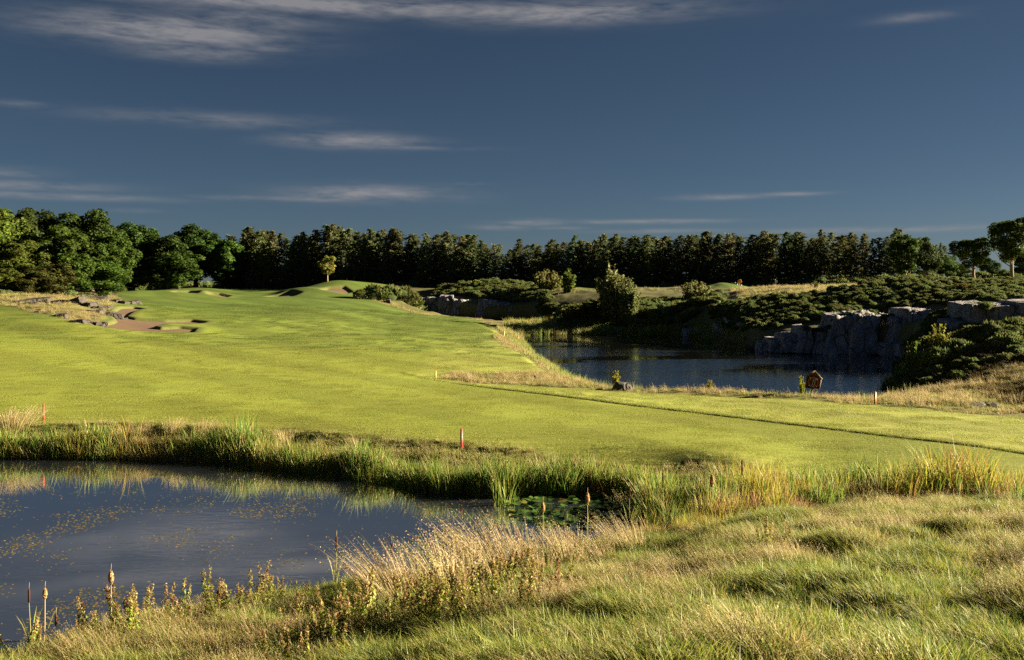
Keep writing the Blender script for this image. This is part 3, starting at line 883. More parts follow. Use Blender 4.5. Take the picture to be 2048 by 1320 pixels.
def far_bank():
    r = np.random.default_rng(103)
    P, q = zone_points([(-120,48),(-120,54),(300,54),(923,48),(1500,43),(2170,40),(2170,36),(1330,35.5),(900,38),(500,46)], 22, r,
                       lambda x, y, z, q: (q['sf'] > -.05) & (q['s1'] > .35))
    x, y = P[:, 0], P[:, 1]
    n1 = fbm(x / 2.4, y / 2.4, seed=211) + r.normal(0, .2, len(x))
    idx = np.select([n1 < -.1, n1 < .25, n1 < .5], [0, 1, 3], 2)
    hgt = np.where((q['sf'] < 1.2), .55, 1.0)
    scatter('bank_grass', P_BANK, P, r.uniform(-.8, .8, len(x)), r.uniform(.7, 1.15, len(x)) * hgt, idx, 'uneven rough grass on the bank between near pond and fairway', 'grass')
    # reeds along the water line
    n = 42000
    x = r.uniform(-31, 12, n); y = r.uniform(31, 53, n)
    s1, _ = poly_sd(x, y, POND1)
    px = 1024 + F * x / y
    wide = .75 + .5 * fbm(x / 3.5, y / 3.5, seed=221)
    m = (s1 > -.55) & (s1 < wide) & (px > -140) & (px < 1330) & (y > 34.5) & (r.uniform(size=n) < .40)
    x, y, px, s1 = x[m], y[m], px[m], s1[m]
    z = np.maximum(ground_z(x, y), -.25)
    v = fbm(x / 2.2, y / 2.2, seed=223) + r.normal(0, .22, len(x))
    idx = np.select([v < -.38, v < -.1, v < .12, v < .36], [0, 1, 6, 2], 4)
    u = r.uniform(size=len(x)); idx = np.where(u < .08, 5, np.where(u < .2, 3, idx))
    idx = np.where((px > 250) & (px < 440) & (r.uniform(size=len(x)) < .45), 4, idx)
    idx = np.where((px > 640) & (px < 860) & (s1 < .3), np.where(r.uniform(size=len(x)) < .7, 6, idx), idx)
    idx = np.where((px > 860) & (px < 1130), np.where(r.uniform(size=len(x)) < .8, r.integers(0, 2, len(x)), idx), idx)
    idx = np.where((px > 1180), r.choice([0, 1, 3, 5], len(x)), idx)
    S = r.uniform(.75, 1.25, len(x)) * (1.12 + .4 * fbm(x / 1.6, y / 1.6, seed=225))
    S *= np.where((px > 940) | (px < 560), 1.0, .85)
    scatter('reed_bed', P_REED, np.stack([x, y, z], 1), r.uniform(-3, 3, len(x)), S, idx, 'green and straw reeds lining the far edge of the near pond', 'reeds')
    # wet hollow right of the near pond
    P, q = zone_points([(1250,31),(1330,37.5),(1480,39),(1740,38.5),(2080,36.5),(2080,35),(1740,34.5),(1500,32),(1350,29.5)], 10.0, r)
    x, y = P[:, 0], P[:, 1]
    v = fbm(x / 1.8, y / 1.8, seed=231) + r.normal(0, .25, len(x))
    idx = np.select([v < -.3, v < .22, v < .45], [3, 5, 4], 1)
    scatter('wet_hollow_reeds', P_REED, P + [0, 0, .1], r.uniform(-3, 3, len(x)), r.uniform(.75, 1.3, len(x)) * np.clip((y - 28.5) / 5, .45, 1), idx, 'rusty and ochre sedge and reeds in the wet hollow right of the lilies', 'reeds')
far_bank()

# ---- margins of the quarry pond
def quarry_margin():
    r = np.random.default_rng(104)
    P, q = zone_points([(1160,68.5),(1250,65),(1600,60),(1800,56),(2048,50),(2170,49),(2170,66),(1840,74),(1700,71),(1300,73),(1180,80),(1130,96),(1085,118),(1050,150),(985,158),(960,140),(985,120),(1045,104),(1075,90),(1060,84),(885,80),(865,77.5),(920,73)], 5.5, r,
                       lambda x, y, z, q: (q['sf'] > .05) & (q['s2'] < 14))
    x, y = P[:, 0], P[:, 1]
    v = fbm(x / 3, y / 3, seed=241) + r.normal(0, .2, len(x))
    idx = np.select([v < -.25, v < .1, v < .42], [1, 2, 3], 0)
    S = r.uniform(.6, 1.05, len(x)) * np.where(q['sf'] < 1.0, .6, 1.0)
    scatter('margin_grass', P_BANK, P, r.uniform(-.8, .8, len(x)), S, idx, 'pale dry grass along the near edge of the quarry pond', 'grass')
    n = 26000
    x = r.uniform(-4, 34, n); y = r.uniform(60, 178, n); s2, _ = poly_sd(x, y, POND2); px = 1024 + F * x / y
    m = (s2 > -.9) & (s2 < 1.6) & ~((px > 1490) & (y > 90)) & (r.uniform(size=n) < .8)
    P3 = []
    x, y, px, s2 = x[m], y[m], px[m], s2[m]
    z = np.maximum(ground_z(x, y), -.2)
    v = fbm(x / 4, y / 4, seed=243) + r.normal(0, .25, len(x))
    idx = np.select([v < -.3, v < .0, v < .3], [1, 6, 2], 4)
    near = (y < 76)
    keep = ~near | (r.uniform(size=len(x)) < .45)
    keep &= (y < 165) | (v < .5)
    S = r.uniform(.75, 1.3, len(x)) * np.where(y > 150, 1.3, np.where(near, .85, .8))
    x, y, z, idx, S = x[keep], y[keep], z[keep], idx[keep], S[keep]
    # marsh between the two waters
    Pm, qm = zone_points([(1000,160),(1060,168),(1210,174),(1200,188),(1110,200),(1040,206),(1010,190)], 1.0, r)
    x = np.concatenate([x, Pm[:, 0]]); y = np.concatenate([y, Pm[:, 1]]); z = np.concatenate([z, Pm[:, 2]])
    idx = np.concatenate([idx, r.choice([1, 2, 3, 4, 6], len(Pm))]); S = np.concatenate([S, r.uniform(.6, 1.1, len(Pm))])
    scatter('quarry_reeds', P_REED, np.stack([x, y, z], 1), r.uniform(-3, 3, len(x)), S, idx, 'reeds and rushes fringing the quarry pond', 'reeds')
    # heath grass on the far tops, on the outcrop and along the fairway's right edge
    zs = [([(872,262),(1060,252),(1085,262),(1040,272),(900,280)], 1.1), ([(1460,225),(1480,170),(1600,158),(1720,152),(1850,152),(2100,150),(2100,190),(1750,195),(1600,210)], 1.6),
          ([(-60,152),(100,130),(150,118),(205,121),(240,150),(255,192),(225,215),(120,200),(-60,190)], 1.1), ([(700,243),(800,226),(880,205),(965,185),(1000,150),(1008,152),(972,188),(890,214),(812,234),(735,250)], 1.2),
          ([(1450,160),(1560,150),(1600,140),(1500,136)], .8), ([(1470,150),(1520,137),(1650,134),(1800,134),(1900,132),(1900,150),(1700,151),(1560,158)], .5), ([(1930,84),(2170,80),(2170,92),(1980,92)], 2.0), ([(1850,66),(2110,60),(2110,63),(1860,68)], 2.5),
          ([(1080,236),(1370,222),(1420,222),(1370,240),(1090,248)], .25)]
    Ps = [zone_points(zp, dn, r, lambda x, y, z, q: (q['sf'] > 0) & (q['sb'] > .6))[0] for zp, dn in zs]
    P = np.concatenate(Ps); m = len(P)
    v = fbm(P[:, 0] / 6, P[:, 1] / 6, seed=251) + r.normal(0, .3, m)
    idx = np.select([v < -.2, v < .2], [1, 3], 2)
    Pk, _ = zone_points([(1820,70),(1890,67.5),(2120,63),(2120,80),(1980,79),(1850,77)], 6.0, r)      # brown grass on the knoll's flank, coloured darker for the shade there
    P = np.concatenate([P, Pk]); idx = np.concatenate([idx, np.where(r.uniform(size=len(Pk)) < .75, 4, 0)]); m = len(P)
    scatter('heath_grass', P_BANK + [tuft(66, 54, .42, .32, (-.25, -.1), .015, [(4, (.10,.07,.032)), (2, (.14,.10,.045)), (1, GREEN)])], P, r.uniform(-1, 1, m), r.uniform(.6, 1.15, m), idx, 'tan heath grass on the rocky outcrop and quarry tops', 'grass')
quarry_margin()

# ------------------------------------------------------------------ gorse, shrubs and trees
def ico(r, sub=2):
    import bmesh
    bm = bmesh.new(); bmesh.ops.create_icosphere(bm, subdivisions=sub, radius=r)
    V = np.array([v.co[:] for v in bm.verts]); T = np.array([[v.index for v in f.verts] for f in bm.faces]); bm.free()
    return V, T

def gorse_parts(seed, n, size, pal, squash=.75, spiky=.5):
    """a dense prickly mound about 1 m in radius: shoots over a twiggy core"""
    r = np.random.default_rng(seed)
    V, T = ico(.8, 2)
    dsp = 1 + .28 * vnoise(V[:, 0]*2.1, V[:, 1]*2.1, V[:, 2]*2.1, seed)
    V = V * dsp[:, None] * [1, 1, squash]; V[:, 2] += .25
    g0 = Geo(); g0.add(V, T=T, C=pick(r, len(V), [(1, (.06, .08, .03))]))
    g = Geo()
    nl = 16; lc = rand_dirs(nl, r) * [1, 1, squash]; lc[:, 2] = np.abs(lc[:, 2]) * .95; lc *= r.uniform(.6, .85, (nl, 1)); lr = r.uniform(.26, .42, nl)
    k = r.integers(0, nl, n); dr = unit(rand_dirs(n, r) + unit(lc[k]) * .7)
    P = lc[k] + dr * (lr[k] * r.uniform(.75, 1.1, n))[:, None]; P[:, 2] = np.maximum(P[:, 2], -.1)
    up = unit(dr + np.array([0, 0, .7]) + r.normal(0, .35, (n, 3)))
    N_ = unit(np.cross(up, rand_dirs(n, r)))
    u = up; v = unit(np.cross(N_, u)); sz = size * r.uniform(.6, 1.4, n)[:, None]
    Vv = np.stack([P - v*sz*.4, P + v*sz*.4, P + u*sz*(.8+spiky)], 1).reshape(-1, 3)
    lob = r.uniform(.75, 1.25, nl)
    C = pick(r, n, pal, .22) * lob[k][:, None]
    g.add(Vv, T=np.arange(n*3).reshape(-1, 3), C=np.repeat(C, 3, 0))
    return g.mesh('foliage', M_NEEDLE), g0.mesh('twigs', M_NEEDLE)

def merge(*ms):
    """join finished foliage meshes into one (for cover that is spread as stuff)"""
    g = Geo()
    for me in ms:
        nv = len(me.vertices); V = np.empty(nv*3, np.float32); me.vertices.foreach_get('co', V)
        c = np.empty(nv*4, np.float32); me.color_attributes['col'].data.foreach_get('color', c)
        T = np.empty(len(me.loops), np.int32); me.loops.foreach_get('vertex_index', T)
        g.add(V.reshape(-1, 3), T=T.reshape(-1, 3), C=c.reshape(-1, 4)[:, :3])
    return g.mesh('gorse_clump', M_NEEDLE)

PAL_G = [(4, (.088,.130,.042)), (3, (.115,.150,.046)), (2, (.14,.16,.05)), (1, (.16,.14,.06))]
PAL_GB = [(4, (.065,.088,.026)), (3, (.085,.10,.028)), (2, (.12,.125,.035)), (.6, (.16,.13,.05))]
GORSE = [gorse_parts(300+k, 1500, .13, PAL_G if k < 3 else PAL_GB) for k in range(5)]
GORSE_ONE = [merge(*g) for g in GORSE]
BRAMBLE = [merge(*gorse_parts(310+k, 900, .17, [(3, (.05,.075,.02)), (2, (.09,.10,.03)), (2, (.10,.075,.035))], .6, .2)) for k in range(2)]

def gorse_cover():
    r = np.random.default_rng(105)
    zones = [([(1430,160),(1465,145),(1500,134.5),(1600,131.5),(1700,132.5),(1800,133),(1880,130),(1940,122),(1960,112),(2300,108),(2300,150),(1850,150),(1700,149),(1620,151),(1560,154),(1470,168)], .85, (.55, 1.1)),
             ([(1120,176),(1250,173),(1400,168),(1430,160),(1455,186),(1430,200),(1400,203),(1300,203),(1200,208),(1090,218),(1070,236),(1000,256),(890,264),(885,270),(1040,262),(1090,244),(1130,200)], .45, (1.0, 1.6)),
             ([(866,264),(1000,249),(1075,237),(1092,252),(1060,268),(960,277),(880,286)], .5, (1.1, 1.8)),
             ([(1790,73.5),(1850,72.5),(1960,73.5),(2120,73),(2300,76),(2300,84),(2100,87),(1900,88),(1800,86)], .95, (.5, .95)),
             ([(1800,88),(1940,90),(1960,110),(1900,118),(1870,116),(1820,100)], .5, (.8, 1.3)),
             ([(-60,176),(60,170),(140,180),(200,200),(100,205),(-60,195)], .12, (.7, 1.2))]
    Ps, Ss = [], []
    for zp, dn, (a, b) in zones:
        P, q = zone_points(zp, dn, r); Ps.append(P); Ss.append(r.uniform(a, b, len(P)) * (.85 + .35 * fbm(P[:, 0]/7, P[:, 1]/7, seed=261)))
    P = np.concatenate(Ps); S = np.concatenate(Ss); n = len(P)
    # scrub hanging over the tops of the rock slabs
    pxs = np.concatenate([r.uniform(1598, 1905, 70), r.uniform(1938, 2100, 26)]); up = pxs > 1930
    tops = np.where(up, np.interp(pxs, [1938, 2000, 2100], [612, 616, 610]), np.interp(pxs, [1598, 1650, 1672, 1715, 1760, 1800, 1840, 1905], [660, 662, 637, 634, 634, 641, 632, 628]))
    dd = np.where(up, r.uniform(102.5, 106.5, 96), r.uniform(123.5, 128, 96)); zz = HC - (tops - HY) * np.where(up, 102.5, 123) / F - .1
    P = np.concatenate([P, np.stack([(pxs - 1024) * dd / F, dd, zz], 1)]); S = np.concatenate([S, r.uniform(.35, .7, 96)]); n = len(P)
    idx = np.where(r.uniform(size=n) < .3, 5 + r.integers(0, 2, n), r.integers(0, 5, n))
    scatter('gorse_cover', GORSE_ONE + BRAMBLE, P, r.uniform(-3, 3, n), S, idx, 'dark gorse and bramble covering the quarry banks', 'gorse')
gorse_cover()

def bush(px, d, s, label, kind=0, rz=0.0, dz=0.0, scl=None, group=None, tint=None, name='gorse_bush', cat='bush'):
    x, y, _ = W(px, d, 0)
    t = thing(name, label, cat, (x, y, gz(x, y) - .12*s + dz), rz, scl or s, group)
    f, k = GORSE[kind]
    o = link('foliage', f, t); link('twigs', k, t)
    if tint: o.color = (*tint, 1)
    return t

for a in [(722,241,2.5,'olive gorse bush at the left tip of the clump beside the far bunker',3), (745,243,3.6,'rounded gorse bush second from the left in the fairway-side clump',4),
          (775,245,3.9,'gorse bush low in the middle of the clump above the pale rock',0), (800,249,4.7,'gorse bush in the middle of the clump left of the far rock face',3),
          (830,254,5.2,'tall domed gorse bush at the top of the clump left of the far rock face',1), (852,258,4.2,'gorse bush at the right end of the clump above the sunlit rock ledge',4)]:
    bush(a[0], a[1], a[2], a[3], a[4], a[0] * .7, group='gorse clump at the right edge of the fairway', dz=.5 if a[0] > 790 else .2)
for a in [(1800,77,1.25,'grey green gorse bush nearest the water at the left foot of the knoll',0), (1835,78,1.4,'gorse bush on the shaded left shoulder of the right-hand knoll',1),
          (1875,77.5,1.5,'broad dark gorse bush midway along the shaded front of the knoll',2), (1918,78,1.4,'gorse bush overhanging the brown grass slope on the knoll',0),
          (1945,81,1.3,'sunlit gorse bush on the crest of the knoll under the cliff',3), (1985,80.5,1.4,'bushy sunlit gorse beside the pale grass on the knoll crest',4),
          (2030,84,1.5,'topmost gorse bush on the knoll at the right edge of the photo',3), (2010,77.5,1.3,'gorse bush above the grey boulders at the right edge',1)]:
    bush(a[0], a[1], a[2], a[3], a[4], a[0] * .7, group='gorse on the right-hand knoll')
bush(141, 190, 1.7, 'small dark round bush behind the rocky outcrop on the left', 2, 1.0)
bush(953, 270, 1.5, 'small pale round shrub alone on the skyline of the far bank', 4, .4, dz=.4, tint=(2.0, 1.9, 1.3), name='shrub', scl=(1.5, 1.5, 1.9))

def leafy(seed, lobes, nleaf, size, pal, up=.0, shell=(.55, 1.12)):
    """foliage made of leaf faces on lobes: rows of (x, y, z, radius, height factor)"""
    r = np.random.default_rng(seed); g = Geo()
    L_ = np.array(lobes); wgt = L_[:, 3]**2; k = r.choice(len(L_), nleaf, p=wgt/wgt.sum())
    dr = rand_dirs(nleaf, r)
    c0 = L_[:, :3].mean(0)
    outd = unit(L_[k, :3] - c0)
    dr = unit(dr + outd * .55 + np.array([0, 0, up]))
    P = L_[k, :3] + dr * (L_[k, 3] * r.uniform(*shell, nleaf))[:, None] * np.stack([np.ones(nleaf), np.ones(nleaf), L_[k, 4]], 1)
    N_ = unit(dr + r.normal(0, .45, (nleaf, 3)))
    lob = r.uniform(.78, 1.2, len(L_))
    cards(g, P, N_, size * r.uniform(.6, 1.35, nleaf), r, pick(r, nleaf, pal, .2) * lob[k][:, None], 1.25, .15)
    return g.mesh('crown', M_LEAF)

def crown_lobes(seed, rx, zlo, zhi, n, rr=(.24, .36), top=.5):
    r = np.random.default_rng(seed); out = []
    zc, hz = (zlo+zhi)/2, (zhi-zlo)/2
    for i in range(n):
        d = rand_dirs(1, r)[0]; f = r.uniform(.45, .8)
        w = 1.0 if d[2] > 0 else .92
        rad = rx * r.uniform(*rr)
        out.append((d[0]*rx*f*w, d[1]*rx*f*w, zc + d[2]*hz*f, rad, 1.0 if hz < rx*1.3 else 1.15))
    out.append((0, 0, zc, rx*.55, hz/rx))
    return out

def limbs(seed, H, r0, zlo, rx, n=6, c=(.10, .085, .065), fork=False):
    r = np.random.default_rng(seed); g = Geo()
    w = r.normal(0, .02*H, (4, 2)); w[0] = 0
    pts = [(w[0][0], w[0][1], -.3), (w[1][0]*.5, w[1][1]*.5, zlo*.6), (w[2][0], w[2][1], zlo + (H-zlo)*.35), (w[3][0], w[3][1], zlo + (H-zlo)*.75)]
    tube(g, pts, [r0*1.25, r0, r0*.65, r0*.15], 7, c)
    for i in range(n):
        a = i * 2.4 + r.uniform(-.4, .4); z0 = zlo * r.uniform(.7, 1.1) + (H-zlo) * .35 * r.uniform(0, 1)
        e = np.array([math.cos(a)*rx*r.uniform(.45, .75), math.sin(a)*rx*r.uniform(.45, .75), z0 + (H-z0)*r.uniform(.3, .6)])
        s = np.array([w[1][0]*.5, w[1][1]*.5, z0])
        tube(g, [s, s*.5+e*.5+[0, 0, -.04*H], e], [r0*.5, r0*.32, r0*.08], 5, c, cap=False)
    return g.mesh('trunk', M_BARK, True)

B_DARK = [(4, (.040,.068,.014)), (3, (.056,.090,.018)), (1, (.08,.105,.024))]
B_MID = [(4, (.054,.096,.015)), (3, (.074,.118,.018)), (1, (.10,.13,.025))]
B_LIGHT = [(4, (.085,.125,.018)), (3, (.115,.150,.024)), (1.5, (.15,.16,.035))]
B_MIX = [(3, (.06,.085,.018)), (2, (.10,.11,.025)), (1, (.14,.10,.03)), (1, (.09,.065,.025))]
# unit broadleaf trees, 16 m tall; foliage down to the ground for edge-of-wood trees, clear trunks for parkland trees
WOODT = []
for k, (pal, rx, n) in enumerate([(B_DARK, 5.2, 26), (B_MID, 5.0, 26), (B_LIGHT, 5.2, 26), (B_MIX, 5.4, 24), (B_DARK, 5.6, 30), (B_MID, 4.6, 22)]):
    WOODT.append((leafy(400+k, crown_lobes(420+k, rx, .2, 16.0, n*2, (.17, .29)), 14000, .36, pal, .15), limbs(440+k, 15, .34, 3, rx)))
PARKT = []
for k, (pal, rx, zl) in enumerate([(B_MID, 4.2, 2.2), (B_DARK, 4.4, 2.0), (B_MID, 4.6, 3.6)]):
    PARKT.append((leafy(460+k, crown_lobes(470+k, rx, zl, 16.0, 44, (.16, .28)), 8000, .34, pal, .1), limbs(480+k, 15, .30, 4.2, rx, 7, (.20, .165, .115))))

def tree(px, d, top, wpx, label, proto, name='broadleaf_tree', base=None, tint=None, group=None, rz=None, sink=.2):
    """a tree whose top shows at photo row `top` and whose crown is about wpx wide"""
    x, y, _ = W(px, d, 0); zb = gz(x, y) if base is None else base
    H = HC + (HY - top) * d / F - zb
    crown, trunk = proto
    half = max(abs(v) for v in (crown.vertices[0].co.x, 1)) if False else None
    wd = wpx * d / F
    xs = np.empty(len(crown.vertices)*3, np.float32); crown.vertices.foreach_get('co', xs); xs = xs.reshape(-1, 3)
    w0 = np.percentile(np.hypot(xs[:, 0], xs[:, 1]), 97) * 2; h0 = xs[:, 2].max()
    t = thing(name, label, 'tree', (x, y, zb - sink), px * .9 if rz is None else rz, (wd/w0, wd/w0, (H+sink)/h0), group)
    c = link('crown', crown, t); link('trunk', trunk, t)
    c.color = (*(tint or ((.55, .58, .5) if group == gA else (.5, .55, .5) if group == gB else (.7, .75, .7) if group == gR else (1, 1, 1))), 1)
    return t

gA, gB, gR = 'broadleaf wood at the left edge', 'broadleaf trees behind the green', 'park trees on the right-hand rise'
for a in [(-40,205,398,170,'bright leafy tree cut by the left edge of the photo',2,gA), (52,222,411,130,'dark topped tree second from the left edge of the wood',0,gA),
          (165,226,415,150,'tall dark domed tree, highest of the left wood',4,gA), (112,208,448,140,'mid green tree under the two dark domes of the left wood',1,gA),
          (218,214,468,110,'tree at the right shoulder of the left wood, above the clearing',1,gA), (28,190,478,120,'yellow green tree in front of the wood near the left edge',2,gA),
          (205,203,520,105,'rounded green tree at the right foot of the left wood',1,gA), (150,196,505,105,'dense green tree in the front of the left wood, above the outcrop',5,gA),
          (95,188,520,110,'low olive and russet thorn tree in front of the left wood',3,gA), (8,182,535,75,'low bright bushy tree at the foot of the left wood by the edge',2,gA),
          (48,184,548,70,'small olive bushy tree above the left end of the rocks',3,gA), (185,230,440,130,'dark tree filling the back of the left wood',0,gA),
          (285,325,445,115,'dark domed tree at the left end of the far wood',0,gB), (393,330,447,120,'broad domed dark tree above the flag',4,gB), (335,318,470,110,'dark green tree between the two domes behind the green',0,gB),
          (438,322,480,95,'greenish tree where the broadleaf wood meets the conifers',5,gB), (265,300,520,90,'dark tree at the clearing right of the left wood',0,gB),
          (355,300,500,105,'round tree with sunlit right side just left of the flag',1,gB), (300,298,525,90,'low dark tree behind the green, left of the flag',4,gB)]:
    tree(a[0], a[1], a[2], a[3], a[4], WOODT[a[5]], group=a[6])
for a in [(1812,208,468,68,'leafy tree with a pale trunk, left-most on the right-hand rise',0), (1852,222,474,62,'darker leafy tree just right of the left-most one on the rise',1),
          (1893,225,512,62,'small light green tree in the middle of the rise',0), (1922,228,530,46,'smallest light green tree beside the spreading tree on the rise',0),
          (1948,205,472,80,'spreading tree with a russet right side and a slim trunk on the rise',2), (2024,200,430,94,'tallest tree on the rise, forked pale trunk, at the right edge',2),
          (2062,215,500,80,'leafy tree cut by the right edge of the photo',0), (1985,222,520,50,'low green tree left of the tallest tree on the rise',1)]:
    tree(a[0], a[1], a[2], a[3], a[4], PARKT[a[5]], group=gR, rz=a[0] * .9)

# young tree turning orange on the far mound
AUT = leafy(490, crown_lobes(491, 2.3, 1.7, 8.0, 26, (.16, .34)), 1500, .34, [(5, (.12,.15,.025)), (2, (.18,.14,.03)), (1.5, (.22,.11,.03))], .1)
tree(655, 279, 510, 36, 'young tree turning orange on top, alone on the far mound', (AUT, limbs(492, 7.5, .16, 2.2, 2.0, 5, (.24,.19,.10))), name='young_tree')

# shrubs with upright leafy shoots
def shoots(seed, n, h, spread, size, pal, leaves=34, lean=.25, stem=(.10,.08,.05), taper=True):
    r = np.random.default_rng(seed); g, gs = Geo(), Geo()
    for i in range(n):
        a = r.uniform(0, 2*math.pi); rad = spread * math.sqrt(r.uniform(0, 1))
        b = np.array([rad*math.cos(a)*.35, rad*math.sin(a)*.35, -.1])
        hh = h * r.uniform(.6, 1.0) * (1 - .35*rad/spread if taper else 1)
        e = np.array([rad*math.cos(a), rad*math.sin(a), hh]) + np.append(r.normal(0, lean*.2, 2), 0)
        tube(gs, [b, b*.5+e*.5, e], [.03*h/3, .02*h/3, .004], 4, stem, cap=False)
        t = r.uniform(.12, 1.0, leaves)[:, None]
        P = b*(1-t) + e*t + r.normal(0, .07*h/3 + .05*spread, (leaves, 3)) * (1.15 - t*.7)
        cards(g, P, unit(r.normal(size=(leaves, 3)) + [0, 0, .6]), size * r.uniform(.6, 1.3, leaves), r, pick(r, leaves, pal, .2), 1.7, .2)
    return g.mesh('leaves', M_LEAF), gs.mesh('stems', M_BARK, True)

def shrub(px, d, top, wpx, label, proto, name='shrub', tint=None, cat='shrub', group=None, z0=None):
    x, y, _ = W(px, d, 0); zb = gz(x, y) if z0 is None else z0
    H = HC + (HY - top) * d / F - zb; wd = wpx * d / F
    lv, st = proto
    xs = np.empty(len(lv.vertices)*3, np.float32); lv.vertices.foreach_get('co', xs); xs = xs.reshape(-1, 3)
    w0 = np.percentile(np.hypot(xs[:, 0], xs[:, 1]), 96) * 2; h0 = np.percentile(xs[:, 2], 99.7)
    t = thing(name, label, cat, (x, y, zb), px*.7, (wd/w0, wd/w0, H/h0), group)
    c = link('leaves', lv, t); link('stems', st, t)
    if tint: c.color = (*tint, 1)
    return t

PAL_W = [(3, (.075,.095,.028)), (3, (.10,.12,.04)), (1, (.14,.15,.06))]
WIL = shoots(500, 80, 8.0, 2.3, .28, [(3, (.11,.135,.045)), (3, (.14,.16,.06)), (1, (.18,.19,.08))], 80, .5)
UPR = shoots(501, 22, 5.0, .9, .30, [(3, (.085,.12,.02)), (2, (.12,.15,.03))], 50)
RND = shoots(502, 44, 3.2, 1.9, .22, [(3, (.10,.115,.035)), (2, (.14,.14,.05)), (1, (.15,.09,.04))], 40)
SAP = shoots(503, 16, 2.6, .75, .13, [(3, (.17,.19,.025)), (2, (.22,.22,.04)), (1, (.12,.15,.02))], 55)
shrub(1228, 176, 541, 66, 'tall grey green willow rising from the far edge of the quarry pond', WIL, 'willow')
shrub(1258, 174, 566, 40, 'shorter leaning willow stem on the right side of the tall willow', WIL, 'willow')
shrub(1137, 236, 538, 27, 'narrow upright green tree on the far bank left of the willow', UPR, 'young_tree', cat='tree')
shrub(1096, 250, 541, 62, 'rounded pale green bush on the far bank in front of the conifers', RND, tint=(.95, 1, .9))
shrub(1392, 196, 563, 62, 'round olive bush with reddish tips right of the willow', RND)
shrub(1150, 180, 607, 70, 'leafy green shrub at the water left of the willow', RND, tint=(.75, .85, .7))
shrub(1185, 178, 600, 50, 'leafy shrub tucked against the left side of the willow', UPR, tint=(.7, .75, .7))
shrub(1320, 178, 622, 75, 'low dark shrub on the far shore right of the willow', RND, tint=(.55, .65, .55))
shrub(1445, 172, 640, 60, 'dark shrub at the far shore beside the little rocks', RND, tint=(.45, .55, .45))
shrub(1876, 79, 648, 34, 'bright yellow green sapling lit by the sun in front of the cliff', SAP, 'sapling')
shrub(1826, 78, 684, 26, 'small green sapling left of the bright one by the cliff', SAP, 'sapling', tint=(.6, .75, .7))
shrub(1542, 146, 617, 14, 'pale little sapling among the gorse left of the rock face', SAP, 'sapling', tint=(.8, .8, .7))
shrub(1632, 176, 562, 10, 'thin sapling on the skyline of the right-hand rise', SAP, 'sapling', tint=(.6, .6, .6))
shrub(1604, 66.5, 752, 14, 'yellow leaved seedling left of the lifebuoy stand', SAP, 'sapling', tint=(1.0, .95, .6))
shrub(1419, 68.5, 760, 13, 'yellow green seedling at the pond edge left of the lifebuoy', SAP, 'sapling', tint=(1.2, 1.1, .8))
shrub(1231, 71.5, 742, 17, 'yellow seedling behind the half buried boulder', SAP, 'sapling', tint=(1.4, 1.3, .8))

for px, d, top, w, lab, pr, tn in [(1692, 141, 596, 30, 'olive thorn bush above the left slab of the rock face', RND, (.7, .8, .65)), (1752, 150, 568, 34, 'rounded thorn bush on the skyline above the tall slabs', RND, (.6, .7, .55)), (1618, 147, 590, 26, 'light bush in the gorse left of the rock face', RND, (.9, .95, .8)),
                                   (1842, 148, 556, 40, 'broad bush on the crest below the pale-trunked tree', RND, (.6, .75, .55)), (1925, 138, 566, 36, 'russet tinged bush above the upper crag', RND, (1.0, .8, .6)), (1990, 132, 574, 42, 'green bush above the crag at the right edge', UPR, (.7, .8, .7)),
                                   (1575, 157, 586, 22, 'small upright bush on the crest left of the skyline sapling', UPR, (.7, .75, .6)), (1480, 170, 600, 30, 'straggly bush at the left end of the gorse bank', RND, (.8, .85, .7)), (1780, 141, 600, 24, 'pale twiggy bush in the middle of the gorse bank', RND, (1.2, 1.1, .9))]:
    shrub(px, d, top, w, lab, pr, tint=tn, group='bushes standing out of the gorse bank')

